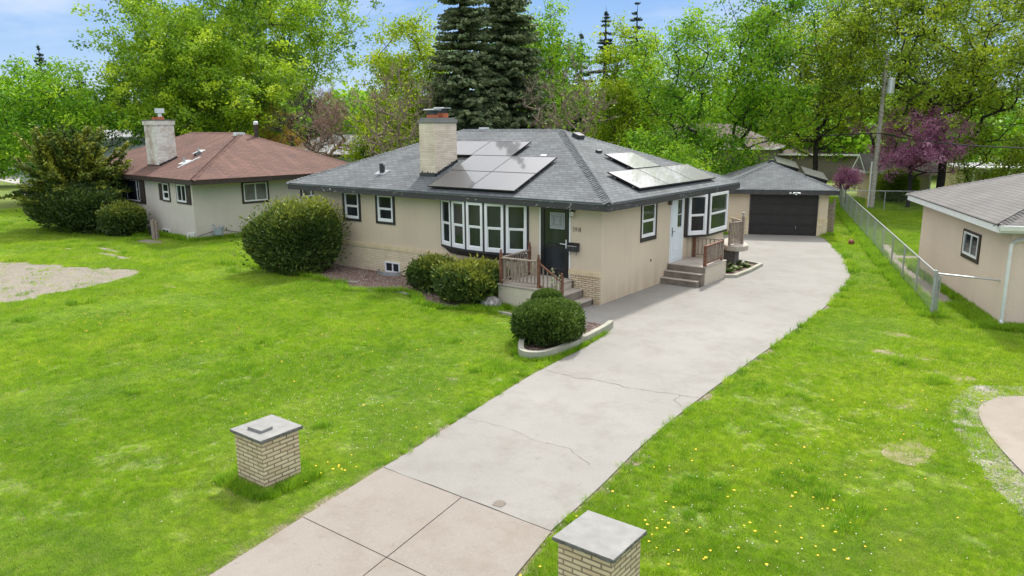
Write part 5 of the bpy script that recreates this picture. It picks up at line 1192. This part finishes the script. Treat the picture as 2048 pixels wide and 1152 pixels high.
T('yellow_green_tree', 'yellow-topped green tree right of the half-bare tree', (-14.2, 26.7, 0), 11.7, 3.0, 2.2, 'leaf_yellow', seed=32, n_lobe=64, n_t=460, lpt=40, ls=.19, trunk=2.6, r0=.22, spread=.38, group=TG_, shape='oval')
T('green_tree', 'airy fresh green tree with a forked dark trunk right of the yellow-topped tree', (-7.8, 21.4, 0), 11.6, 3.2, 2.6, 'leaf_fresh', seed=33, n_lobe=46, n_t=340, lpt=36, ls=.17, trunk=2.3, r0=.26, spread=.36, group=TG_, bark='bark_dark', shape='vase')
T('green_tree', 'tall fresh green tree straight above the garage ridge', (-6.0, 28.3, 0), 14.6, 3.7, 3.0, 'leaf_fresh', seed=34, n_lobe=58, n_t=440, lpt=38, ls=.19, trunk=3.0, r0=.26, spread=.40, group=TG_, bark='bark_dark')
T('green_tree', 'low leafy maple filling the gap behind the side roof slope', (-6.6, 16.6, 0), 4.7, 3.0, .4, 'leaf_fresh', seed=35, n_lobe=60, n_t=420, lpt=34, ls=.16, trunk=.6, r0=.16, spread=.30, group=TG_, bark='bark_dark', sy=.7)
T('green_tree', 'low leafy shrub-like tree directly left of the garage roof', (-7.8, 25.5, 0), 4.8, 3.4, .3, 'leaf_fresh', seed=36, n_lobe=60, n_t=420, lpt=34, ls=.17, trunk=.6, r0=.16, spread=.34, group=TG_, bark='bark_dark')
T('oak_tree', 'olive-leaved tree with a stout dark trunk left of the utility pole', (-3.9, 34.0, 0), 14.8, 4.8, 3.3, 'leaf_olive', seed=37, n_lobe=75, n_t=800, lpt=44, ls=.18, trunk=3.6, r0=.34, spread=.34, rt=.011, group=TG_, bark='bark_dark')
T('oak_tree', 'huge olive-leaved tree with heavy dark limbs behind the redbud, cut by the top edge', (3.2, 36.8, 0), 17.0, 7.6, 4.6, 'leaf_olive', seed=38, n_lobe=130, n_t=1300, lpt=44, ls=.18, trunk=3.6, r0=.46, spread=.34, group=TG_, bark='bark_dark', rt=.012)
T('oak_tree', 'olive-leaved tree leaning at the right edge above the pink house roof', (10.6, 31.5, 0), 15.0, 5.2, 3.8, 'leaf_olive', seed=39, n_lobe=80, n_t=800, lpt=44, ls=.18, trunk=4.0, r0=.36, spread=.42, group=TG_, bark='bark_dark', lean=(1.2, 0))
T('oak_tree', 'olive-leaved tree between the utility pole and the tall fresh green tree', (-2.8, 45.0, 0), 15.5, 5.4, 4.0, 'leaf_olive', seed=40, n_lobe=50, n_t=330, lpt=34, ls=.24, trunk=4.0, r0=.36, spread=.50, group=TG_, bark='bark_dark')
T('redbud_tree', 'magenta-flowered tree draped over the back fence beside the utility pole', (1.9, 34.2, 0), 6.1, 2.9, 2.1, 'leaf_plum', seed=41, n_lobe=52, n_t=360, lpt=44, ls=.12, trunk=1.8, r0=.20, spread=.24, bark='bark_dark', cat='tree', sx=1.2, droop=.4)
T('redbud_tree', 'small low magenta sapling left of the pole behind the fence corner', (-2.0, 35.0, 0), 2.3, .95, .8, 'leaf_plum', seed=42, n_lobe=20, n_t=90, lpt=36, ls=.11, trunk=.8, r0=.05, spread=.20, bark='bark_dark', cat='tree')
T('oak_tree', 'stout dark-trunked tree directly beside the cream shed, right of the redbud', (2.7, 40.2, 0), 10.5, 3.6, 4.0, 'leaf_olive', seed=43, n_lobe=50, n_t=300, lpt=30, ls=.18, trunk=4.0, r0=.46, spread=.36, group=TG_, bark='bark_dark')
make_spruce('spruce_tree', 'tall dense spruce behind the house, the left one of the big pair', (-15.8, 12.3, 0), 16.0, 2.75, 1.2, seed=51, layers=120, per=17, qs=1.6, group=TG_, power=.80, irr=.36)
make_spruce('spruce_tree', 'tall dense spruce behind the house, the right one of the big pair', (-15.3, 15.3, 0), 16.8, 3.0, 1.2, seed=52, layers=125, per=17, qs=1.6, group=TG_, power=.80, irr=.36)
fsx = [(-68.0, 12.7, 12.9, 2.4, 53, 'lone distant dark spruce at the upper left against the sky'), (-71.4, 17.4, 11.2, 2.6, 54, 'distant dark pine just right of the lone spruce'), (-72.5, 21.0, 10.6, 2.8, 55, 'distant dark pine nearest the tall maple'),
       (-36.6, 51.8, 15.2, 3.0, 56, 'distant conifer right of the big spruces, reddish with bare spots'), (-31.8, 48.9, 14.6, 2.6, 57, 'distant conifer with a thin sparse top in the gap of sky'), (-29.7, 50.2, 16.8, 3.0, 58, 'distant dark spruce left of the yellow-topped tree crown'), (-29.4, 56.1, 17.8, 3.6, 59, 'distant dark spruce peeking over the yellow-topped tree')]
for (x, y, h_, r_, s_, lb) in fsx: make_spruce('spruce_tree', lb, (x, y, 0), h_, r_, 2.0, 'leaf_farpine', seed=s_, layers=34, per=8, qs=3.0, irr=.35, group='distant conifers', droop=.25)
# far belt of trees closing the gaps (nobody could count them)
rng = np.random.default_rng(99); C_ = []; tint = []
for i in range(250):
    a = rng.uniform(-.62, 1.28); D = rng.uniform(80, 125); x = CAMP[0]-D*math.sin(a+.0); y = CAMP[1]+D*math.cos(a); hh = rng.uniform(6.5, 10.5); rr = rng.uniform(2.5, 4.5); n = 1100; d = rng.normal(size=(n, 3)); d /= np.linalg.norm(d, axis=1)[:, None]; r = rng.uniform(.55, 1.05, n)[:, None]
    p = d*r*np.array([rr, rr, hh*.42])+np.array([x, y, hh*.55]); C_.append(p); tint.append(np.clip(rng.normal(rng.uniform(.2, .7), .12, n), 0, 1))
C_ = np.concatenate(C_); tint = np.concatenate(tint); C_ = C_[:]; LV, LF_ = leaf_quads(C_, .62, rng, .1, narrow=.7)
fw_ = fast_mesh('far_wood', LV, LF_, 'leaf_fresh', attr=np.repeat(tint, 4)); tag(fw_, 'far belt of mixed green trees closing the view behind the neighbourhood', 'trees', None, 'stuff')

# shrubs
T('young_tree', 'small half-leafed tree in front of the cream outbuilding', (5.6, 38.6, 0), 5.2, 2.6, .8, 'leaf_olive', seed=44, n_lobe=40, n_t=260, lpt=30, ls=.15, trunk=.9, r0=.10, spread=.34, bark='bark_dark', cat='tree')
T('young_tree', 'low spreading half-leafed tree right of the outbuilding above the pink house roof', (9.4, 37.6, 0), 5.6, 2.9, .8, 'leaf_olive', seed=45, n_lobe=40, n_t=280, lpt=30, ls=.15, trunk=.9, r0=.12, spread=.34, bark='bark_dark', cat='tree')
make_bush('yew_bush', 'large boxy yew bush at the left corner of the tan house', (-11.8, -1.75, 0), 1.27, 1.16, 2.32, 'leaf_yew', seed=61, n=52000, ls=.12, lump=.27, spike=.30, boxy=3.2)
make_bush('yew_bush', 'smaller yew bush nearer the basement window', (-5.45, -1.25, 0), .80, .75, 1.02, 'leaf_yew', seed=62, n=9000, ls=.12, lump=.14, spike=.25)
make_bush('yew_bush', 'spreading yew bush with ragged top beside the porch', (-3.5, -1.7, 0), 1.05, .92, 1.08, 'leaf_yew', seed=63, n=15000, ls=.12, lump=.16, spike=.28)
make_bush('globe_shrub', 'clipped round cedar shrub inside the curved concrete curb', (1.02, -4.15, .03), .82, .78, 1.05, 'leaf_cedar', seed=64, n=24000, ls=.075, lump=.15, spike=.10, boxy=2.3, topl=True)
tp_ = make_bush('shrub_top', 'small regrown tuft on top of the clipped round shrub', (.70, -3.75, .66), .42, .38, .58, 'leaf_cedar', seed=65, n=6000, ls=.055, lump=.1, boxy=2.1, spike=.05)
tp_['category'] = 'shrub'
for k, (x, y, rx_, ry_, h_, lb, lf, n_) in enumerate([(-26.6, -.95, 1.15, .9, 1.5, 'rounded dark shrub under the picture window of the grey house', 'leaf_yew', 12000),
        (-30.2, -1.4, 3.0, 1.7, 2.5, 'dark ground-hugging shrub mass under the spreading evergreen', 'leaf_yew', 26000)]):
    make_bush('dark_shrub', lb, (x, y, 0), rx_, ry_, h_, lf, seed=70+k, n=n_, ls=.14, lump=.18, spike=.25, topl=k == 0)
make_bush('fence_shrub', 'tangled green shrub against the cream shed behind the back fence', (.75, 36.9, 0), 1.25, .9, 2.2, 'leaf_olive', seed=75, n=9000, ls=.12, lump=.2, spike=.4)
# spreading evergreen: layered fans
def make_fan_tree(name, label, loc, H, R_, seed, n_br=120):
    rng = np.random.default_rng(seed); o = empty(name, loc, 0, label, 'tree'); mb = MB(); C0, C1, tn = [], [], []
    for i in range(n_br):
        a = rng.uniform(0, 2*math.pi); z0 = rng.uniform(.6, 2.2); L_ = R_*rng.uniform(.55, 1.05); el = rng.uniform(.1, 1.15) if i % 3 else rng.uniform(.9, 1.3); hz = L_*math.cos(el); top = min(H-z0, L_*math.sin(el)*1.25)
        u = np.array([math.cos(a), math.sin(a), 0]); pts = [np.array([0, 0, z0*.4])]; n = 9
        for j in range(1, n+1): s = j/n; pts.append(u*hz*s+np.array([0, 0, z0+top*s-(.25*s*s*hz*.5)])+rng.normal(0, .06, 3))
        mb.tube([tuple(p) for p in pts], [.06*(1-j/(n+1))+.008 for j in range(n+1)], 4, cap=False)
        t0 = np.clip(rng.normal(.35, .2)+.25*(pts[-1][2]/H), 0, 1); side = np.array([-u[1], u[0], 0])
        for j in range(3, n+1):
            for q in range(16):
                b_ = pts[j-1]+(pts[j]-pts[j-1])*rng.uniform(0, 1); sg = rng.choice([-1, 1]); tl = rng.uniform(.25, .75)*(1.15-j/n*.5)*R_*.20
                d = side*sg*rng.uniform(.4, 1)+u*rng.uniform(.2, .9)+np.array([0, 0, rng.uniform(-.25, .35)]); e = b_+d*tl
                for w_ in range(5): s = w_/5; C0.append(b_+(e-b_)*s+rng.normal(0, .03, 3)); C1.append(b_+(e-b_)*(s+.35)+rng.normal(0, .05, 3)+np.array([0, 0, .04])); tn.append(np.clip(t0+rng.normal(0, .1)+.25*s*(j/n), 0, 1))
    C0, C1, tn = map(np.array, (C0, C1, tn)); d = C1-C0; s = np.cross(d, rng.normal(size=d.shape)*.4+np.array([0, 0, 1.])); s /= np.linalg.norm(s, axis=1)[:, None]+1e-9; M = (C0+C1)/2; w_ = .045
    V = np.stack([C0, M+s*w_, C1, M-s*w_], 1).reshape(-1, 3); fast_mesh('crown', V, np.arange(len(V)).reshape(-1, 4), 'leaf_yew', o, attr=np.repeat(tn, 4)); mb.build('trunk', 'bark_dark', o); return o
make_fan_tree('spreading_evergreen', 'wide spreading evergreen with layered dark green branches left of the grey house', (-30.9, -1.1, 0), 5.4, 3.3, 81, n_br=230)
# hosta / variegated ground plants by the stoop
rng = np.random.default_rng(5)
for k, (x, y) in enumerate([(.75, 6.55), (1.15, 6.9), (.7, 7.2), (1.2, 7.5), (.85, 7.9), (1.25, 8.2), (.8, 8.6)]):
    V = []; tn = []
    for i in range(46):
        a = rng.uniform(0, 6.28); L_ = rng.uniform(.14, .30); el = rng.uniform(.2, 1.1); d = np.array([math.cos(a)*math.cos(el), math.sin(a)*math.cos(el), math.sin(el)]); s = np.array([-math.sin(a), math.cos(a), 0]); b_ = np.array([0, 0, .02]); mpt = b_+d*L_*.55; e = b_+d*L_-np.array([0, 0, L_*.25]); w_ = L_*.17
        V += [b_, mpt+s*w_, e, mpt-s*w_]; t_ = rng.choice([.2, .5, 1.0]); tn += [t_]*4
    o = fast_mesh('hosta_plant', np.array(V), np.arange(len(V)).reshape(-1, 4), 'leaf_hosta', attr=tn); o.location = (x, y, .05)
    tag(o, 'cream-edged green leafy plant in the small curbed bed behind the side stoop', 'plant', 'plants in the stoop bed')
# sapling stems in front of the porch steps
sp_ = empty('sapling', (-.38, -1.72, 0), 0, 'thin twiggy sapling with pale buds in front of the porch steps', 'plant'); m_ = MB(); V = []; tn = []
for i in range(5):
    x = rng.normal(0, .12); y = rng.normal(0, .12); lx_ = rng.normal(0, .16); top = rng.uniform(.7, 1.35); p = [(x, y, 0), (x+lx_*.4, y, top*.5), (x+lx_, y, top)]; m_.tube(p, [.009, .007, .004], 5)
    for q in range(16): t = rng.uniform(.4, 1); c = np.array([x+lx_*t, y, top*t])+rng.normal(0, .03, 3); dd = rng.normal(0, .025, (4, 3)); V += list(c+dd); tn += [.9]*4
m_.build('stem', 'bark_tan', sp_); fast_mesh('buds', np.array(V), np.arange(len(V)).reshape(-1, 4), 'leaf_hosta', sp_, attr=tn)
# boulder
bm_ = bmesh.new(); bmesh.ops.create_icosphere(bm_, subdivisions=4, radius=1); rr_ = np.random.default_rng(12); ld = rr_.normal(size=(16, 3)); ld /= np.linalg.norm(ld, axis=1)[:, None]; lc_ = rr_.uniform(.72, 1.0, 16)
for v in bm_.verts:
    d = np.array(v.co.normalized()); sc_ = min(1.0, min((c_/max(1e-3, d@l)) if d@l > 0 else 9 for l, c_ in zip(ld, lc_))); v.co = Vector(d*sc_*rr_.uniform(.985, 1.015)); v.co.x *= .36; v.co.y *= .26; v.co.z = v.co.z*.24+.12
me = bpy.data.meshes.new('boulder'); bm_.to_mesh(me); bm_.free(); me.materials.append(MATS['rock']); bo = bpy.data.objects.new('boulder', me); COL.objects.link(bo); bo.location = (-2.45, -2.08, 0); tag(bo, 'grey lumpy boulder in the grass beside the porch', 'rock')
ww = MB(); pts_ = [(.55*math.cos(a), -.10-.34*math.sin(a)) for a in np.linspace(0, math.pi, 13)]
for i in range(12):
    a, b_ = pts_[i], pts_[i+1]; ww.poly([(*a, 0), (*b_, 0), (*b_, .14), (*a, .14)]); ww.poly([(a[0]*1.03, a[1]*1.05, 0), (a[0]*1.03, a[1]*1.05, .14), (b_[0]*1.03, b_[1]*1.05, .14), (b_[0]*1.03, b_[1]*1.05, 0)]); ww.poly([(*a, .14), (*b_, .14), (b_[0]*1.03, b_[1]*1.05, .14), (a[0]*1.03, a[1]*1.05, .14)])
wwo = ww.build('window_well', 'galvanised'); wwo.location = (-8.6, -.08, 0); tag(wwo, 'low corrugated metal window well in front of the basement window', 'window well')

# ------------------------------------------------------------------ grass, dandelions, litter
def inpoly(P, poly):
    x, y = P[:, 0], P[:, 1]; c = np.zeros(len(P), bool); n = len(poly); j = n-1
    for i in range(n):
        xi, yi = poly[i][:2]; xj, yj = poly[j][:2]
        m1 = ((yi > y) != (yj > y)) & (x < (xj-xi)*(y-yi)/((yj-yi) or 1e-12)+xi); c ^= m1; j = i
    return c
apron = [(lx(-11.28)+.0, -11.28), (rx(-11.28), -11.28), (rx(-21), -21), (lx(-21), -21)]
lh_poly = [tuple((Vector((-20.8, -.46, 0))+Matrix.Rotation(TL, 3, 'Z') @ Vector(p))[:2]) for p in ((-14.7, .38, 0), (-.88, .38, 0), (-.88, 9.7, 0), (-14.7, 9.7, 0))]
rh_poly = [tuple((Vector((9.31, 3.45, 0))+Matrix.Rotation(TR, 3, 'Z') @ Vector(p))[:2]) for p in ((.43, .33, 0), (13, .33, 0), (13, 8.5, 0), (.43, 8.5, 0))]
gr_poly = [tuple((Vector((-.45, 17.43, 0))+Matrix.Rotation(TG, 3, 'Z') @ Vector(p))[:2]) for p in ((-2.9, -.05, 0), (2.0, -.05, 0), (2.0, 6.2, 0), (-2.9, 6.2, 0))]
ndrv = [tuple(v.co[:2]) for v in bpy.data.objects['neighbour_drive'].data.vertices]
pathp = [(5.0, 12.8), (7.5, 6.2), (8.6, 5.9), (6.1, 11.8), (5.4, 13.6), (4.9, 13.4)]; path2 = [(3.7, 17.2), (4.9, 13.4), (7.2, 14.2), (6.9, 15.0), (5.2, 14.5), (4.4, 17.3)]
solid = [drive, apron, [(-13, -.1), (.1, -.1), (.1, 8.9), (-13, 8.9)], bed_front, planter+[(1.5, -1.9), (-2.4, -1.9)], [(-2.45, -1.85), (.1, -1.85), (.1, 0), (-2.45, 0)], lh_poly, rh_poly, gr_poly, ndrv, pathp, path2,
         [(1.35, -12.89), (2.1, -12.89), (2.1, -12.16), (1.35, -12.16)], [(6.86, -12.5), (7.61, -12.5), (7.61, -11.78), (6.86, -11.78)], [(0, 3.9), (1.7, 3.9), (1.7, 9.2), (0, 9.4)]]
dirt = [[tuple(v.co[:2]) for v in o.data.vertices] for o in bpy.data.objects if o.name.startswith('dirt_patch')]
soilp = [tuple(v.co[:2]) for v in bpy.data.objects['pebble_border'].data.vertices]
def near_poly(P, poly, d, closed=True):
    m_ = np.full(len(P), 1e9); k = len(poly)
    for i in range(k if closed else k-1):
        a = np.array(poly[i][:2]); b_ = np.array(poly[(i+1) % k][:2]); ab = b_-a; t = np.clip(((P-a)@ab)/max(ab@ab, 1e-9), 0, 1); m_ = np.minimum(m_, np.linalg.norm(P-a-t[:, None]*ab, axis=1))
    return m_ < d
def vnoise(P, s, seed):
    r = np.random.default_rng(seed); g_ = r.uniform(0, 1, (64, 64)); x = P[:, 0]/s+100; y = P[:, 1]/s+100; xi = np.floor(x).astype(int); yi = np.floor(y).astype(int); fx = x-xi; fy = y-yi; fx = fx*fx*(3-2*fx); fy = fy*fy*(3-2*fy)
    G_ = lambda a, b_: g_[a % 64, b_ % 64]; return (G_(xi, yi)*(1-fx)+G_(xi+1, yi)*fx)*(1-fy)+(G_(xi, yi+1)*(1-fx)+G_(xi+1, yi+1)*fx)*fy
def visible(P, z=0, m_=.06):
    d = np.c_[P[:, 0]-CAMP[0], P[:, 1]-CAMP[1], np.full(len(P), z-CAMP[2])]; y, p = .654, .211; f = np.array([-math.sin(y)*math.cos(p), math.cos(y)*math.cos(p), -math.sin(p)]); r = np.array([math.cos(y), math.sin(y), 0]); u = np.cross(r, f)
    zz = d@f; X = (d@r)/zz; Y = (d@u)/zz; k = 1510.85; return (zz > .5) & (np.abs(X) < 1024/k+m_+.9/np.maximum(zz, .5)) & (Y > -576/k-m_-.9/np.maximum(zz, .5)), zz
def clump(name, n, h, rad, w_, seed, curve=.35, mname='grass_blade'):
    r = np.random.default_rng(seed); V = []; F_ = []
    for i in range(n):
        a = r.uniform(0, 6.283); q = rad*math.sqrt(r.uniform(0, 1)); b_ = np.array([q*math.cos(a), q*math.sin(a), -.01]); t = r.uniform(0, 6.283); ln = curve*r.uniform(.3, 1.3); H_ = h*r.uniform(.5, 1.2); s = np.array([-math.sin(t), math.cos(t), 0])*w_*.5; d = np.array([math.cos(t), math.sin(t), 0])
        m1 = b_+d*H_*ln*.35+np.array([0, 0, H_*.6]); tip = b_+d*H_*ln+np.array([0, 0, H_]); k = len(V); V += [b_-s, b_+s, m1+s*.8, m1-s*.8, tip]; F_ += [(k, k+1, k+2, k+3), (k+3, k+2, k+4)]
    me = bpy.data.meshes.new(name); me.from_pydata([tuple(v) for v in V], [], F_); me.materials.append(MATS[mname]); return bpy.data.objects.new(name, me)
def scatter_gn(name, P, S, ROT, IDX, sources, label, cat):
    me = bpy.data.meshes.new(name); me.vertices.add(len(P)); me.vertices.foreach_set('co', P.astype(np.float32).ravel())
    a = me.attributes.new('s', 'FLOAT', 'POINT'); a.data.foreach_set('value', S.astype(np.float32)); a = me.attributes.new('rz', 'FLOAT', 'POINT'); a.data.foreach_set('value', ROT.astype(np.float32)); a = me.attributes.new('k', 'INT', 'POINT'); a.data.foreach_set('value', IDX.astype(np.int32))
    o = bpy.data.objects.new(name, me); COL.objects.link(o); tag(o, label, cat, None, 'stuff')
    ng = bpy.data.node_groups.new(name, 'GeometryNodeTree'); ng.interface.new_socket('Geometry', in_out='INPUT', socket_type='NodeSocketGeometry'); ng.interface.new_socket('Geometry', in_out='OUTPUT', socket_type='NodeSocketGeometry')
    N_ = ng.nodes; gi = N_.new('NodeGroupInput'); go = N_.new('NodeGroupOutput'); iop = N_.new('GeometryNodeInstanceOnPoints'); g2i = N_.new('GeometryNodeGeometryToInstance')
    for s_ in reversed(sources):
        oi_ = N_.new('GeometryNodeObjectInfo'); oi_.inputs['Object'].default_value = s_; ng.links.new(oi_.outputs['Geometry'], g2i.inputs[0])
    def na(n_, ty): q = N_.new('GeometryNodeInputNamedAttribute'); q.data_type = ty; q.inputs['Name'].default_value = n_; return q.outputs['Attribute']
    cx = N_.new('ShaderNodeCombineXYZ'); ng.links.new(na('rz', 'FLOAT'), cx.inputs[2]); ng.links.new(gi.outputs[0], iop.inputs['Points']); ng.links.new(g2i.outputs[0], iop.inputs['Instance']); iop.inputs['Pick Instance'].default_value = True
    ng.links.new(na('k', 'INT'), iop.inputs['Instance Index']); ng.links.new(cx.outputs[0], iop.inputs['Rotation']); ng.links.new(na('s', 'FLOAT'), iop.inputs['Scale']); ng.links.new(iop.outputs[0], go.inputs[0])
    md = o.modifiers.new('scatter', 'NODES'); md.node_group = ng; return o
srcs = [clump('blade_tuft', 30, .050, .10, .0055, 1), clump('blade_tuft', 30, .070, .10, .006, 2), clump('blade_tuft', 46, .13, .10, .007, 3, .6, 'grass_tall'), clump('blade_tuft', 30, .038, .11, .006, 4, .8)]
n = 620000; Rr = np.random.default_rng(77)
D = Rr.uniform(6.5, 60, n*2)**1.0; A = Rr.uniform(-.15, 1.45, n*2); P = np.c_[CAMP[0]-D*np.sin(A), CAMP[1]+D*np.cos(A)]; keepp = Rr.uniform(0, 1, n*2) < np.clip((9.0/D)**.30, 0, 1); P = P[keepp]; D = D[keepp]
vis, _ = visible(P); P = P[vis]; D = D[vis]
bad = np.zeros(len(P), bool)
for q in solid: bad |= inpoly(P, q)
P = P[~bad]; D = D[~bad]
e_ = near_poly(P, drive, .075) | near_poly(P, [(lx(-11.28), -11.28), (lx(-21), -21)], .085, False) | near_poly(P, [(rx(-11.28), -11.28), (rx(-21), -21)], .085, False)
e_ &= Rr.uniform(0, 1, len(P)) < np.where(vnoise(P, .35, 31) > .55, .55, .97)
P = P[~e_]; D = D[~e_]
dn = vnoise(P, .55, 1)*.6+vnoise(P, .17, 2)*.4; dn2 = vnoise(P, 2.3, 3)
isd = np.zeros(len(P), bool)
for q in dirt+[soilp]: isd |= inpoly(P, q)
keep = (Rr.uniform(0, 1, len(P)) < np.clip((dn-.16)*3.6, .25, 1)) & (~isd | (Rr.uniform(0, 1, len(P)) < np.where(P[:, 0] > -4, .35, .012)))
P = P[keep]; D = D[keep]; dn = dn[keep]; dn2 = dn2[keep]
tall = np.zeros(len(P), bool)
for q, d, pr_ in ((solid[12], .22, .55), (solid[13], .22, .7), (rh_poly, .45, .9), (lh_poly, .30, .5), ([(7.96, 4.17), (-.9, 29.9)], .32, .6), (bed_front, .16, .3), (planter, .18, .35), (solid[5], .25, .6), (drive, .13, .12), ([(-2.9, -2.5), (-2.0, -2.4)], .35, .3), (gr_poly, .2, .4)):
    tall |= near_poly(P, q, d, len(q) > 2) & (Rr.uniform(0, 1, len(P)) < pr_)
tall |= (vnoise(P, .9, 9) > .86) & (Rr.uniform(0, 1, len(P)) < .07)
IDX = np.where(tall, 2, np.where(dn2 > .62, 1, np.where(dn2 < .34, 3, 0))); S = Rr.uniform(.75, 1.25, len(P))*np.clip(D/16, .8, 1.9)*np.where(tall, .95, 1.0)
S = np.where(~tall & (dn < .35), S*.7, S)
scatter_gn('grass', np.c_[P, np.zeros(len(P))], S, Rr.uniform(0, 6.283, len(P)), IDX, srcs, 'short lawn grass covering the yards with ragged taller tufts along edges', 'grass')
print('grass clumps', len(P))
def disc_src(name, mname, r_, z, k=7, dome=.4):
    mb = MB(); mb.v.append((0, 0, z+r_*dome)); [mb.v.append((r_*math.cos(6.283*i/k), r_*math.sin(6.283*i/k), z)) for i in range(k)]; mb.f += [(0, 1+i, 1+(i+1) % k) for i in range(k)]
    me = bpy.data.meshes.new(name); me.from_pydata(mb.v, [], mb.f); me.materials.append(MATS[mname]); return bpy.data.objects.new(name, me)
def spots(n, regions, seed):
    r = np.random.default_rng(seed); out = []
    for (cx, cy, sx_, sy_, m_) in regions: out.append(np.c_[r.normal(cx, sx_, m_), r.normal(cy, sy_, m_)])
    Q = np.concatenate(out); b_ = np.zeros(len(Q), bool)
    for q in solid: b_ |= inpoly(Q, q)
    Q = Q[~b_]; v_, _ = visible(Q); return Q[v_], r
Q, r_ = spots(0, [(7.3, -10.7, .6, .45, 22), (8.0, -9.9, .6, .4, 14), (7.2, -8.6, .9, .9, 16), (8.9, -9.2, .3, .5, 14), (6.3, -12.6, .2, .3, 18), (8.0, -5.5, 1.0, 2.0, 16), (2.35, -11.7, .15, .3, 12), (-9.5, -9.5, .9, .6, 40), (-7.2, -8.6, 1.5, 1.2, 26), (-4, -7, 3, 2, 26), (-11, -6, 3.5, 2.5, 30), (1.0, -9.5, 1.6, 1.5, 12), (8.8, -2, 1.0, 1.5, 14), (-1, -6, 2, 2, 12)], 3)
scatter_gn('dandelions', np.c_[Q, r_.uniform(.05, .09, len(Q))], r_.uniform(.7, 1.3, len(Q)), r_.uniform(0, 6, len(Q)), np.zeros(len(Q)), [disc_src('dandelion', 'dandelion_yellow', .016, 0)], 'yellow dandelion heads dotted through the lawn', 'flowers')
Q, r_ = spots(0, [(-6, -7, 5, 3, 500), (-1.5, -9, 2.5, 2, 800), (8.3, -4, 1.3, 4, 500), (7.8, -9.5, 1.2, 2, 120), (-14, -5, 4, 3, 100), (.5, -11, 1.2, 1.2, 140), (8.6, -1, .8, 2, 120)], 4)
scatter_gn('fallen_petals', np.c_[Q, r_.uniform(.03, .075, len(Q))], r_.uniform(.5, 1.3, len(Q)), r_.uniform(0, 6, len(Q)), np.zeros(len(Q)), [disc_src('petal', 'petal_white', .009, 0, 5, .1)], 'pale fallen petals and seed litter scattered over the lawn', 'petals')
# loose stones: pebble border and mulch chips
Q, r_ = spots(0, [(9.75, -1.5, .35, .5, 10)], 5); r_ = np.random.default_rng(8); Q = np.c_[r_.uniform(9.2, 16, 9000), r_.uniform(-13, -.6, 9000)]; Q = Q[near_poly(Q, soilp[:40], .30, False) | inpoly(Q, soilp)]; Q = Q[~inpoly(Q, ndrv)]
def chip(name, mname, r0): 
    bm_ = bmesh.new(); bmesh.ops.create_icosphere(bm_, subdivisions=1, radius=r0)
    for v in bm_.verts: v.co = Vector((v.co.x*rnd.uniform(.8, 1.3), v.co.y*rnd.uniform(.7, 1.1), v.co.z*rnd.uniform(.45, .7)))
    me = bpy.data.meshes.new(name); bm_.to_mesh(me); bm_.free(); me.materials.append(MATS[mname]); return bpy.data.objects.new(name, me)
scatter_gn('pebbles', np.c_[Q, np.full(len(Q), .014)], r_.uniform(.4, 1.3, len(Q)), r_.uniform(0, 6, len(Q)), r_.integers(0, 3, len(Q)), [chip('pebble', 'cap_rock', .02), chip('pebble', 'petal_white', .018), chip('pebble', 'wall_far_tan', .02)], 'loose pale pebbles along the edge of the neighbouring drive', 'pebbles')
Q = np.c_[r_.uniform(-13.6, 2, 9000), r_.uniform(-5.4, 0, 9000)]; Q = Q[inpoly(Q, bed_front) | inpoly(Q, [(-.2, -1.9), (-.6, -2.8), (.1, -3.7)]+planter)]
scatter_gn('mulch_chips', np.c_[Q, np.where(Q[:, 0] > -.7, .055, .018)], r_.uniform(.4, 1.4, len(Q)), r_.uniform(0, 6, len(Q)), r_.integers(0, 3, len(Q)), [chip('mulch_chip', 'wood_red', .022), chip('mulch_chip', 'wood_grey', .022), chip('mulch_chip', 'cap_rock', .018)], 'reddish and grey bark chips covering the planting beds', 'mulch')
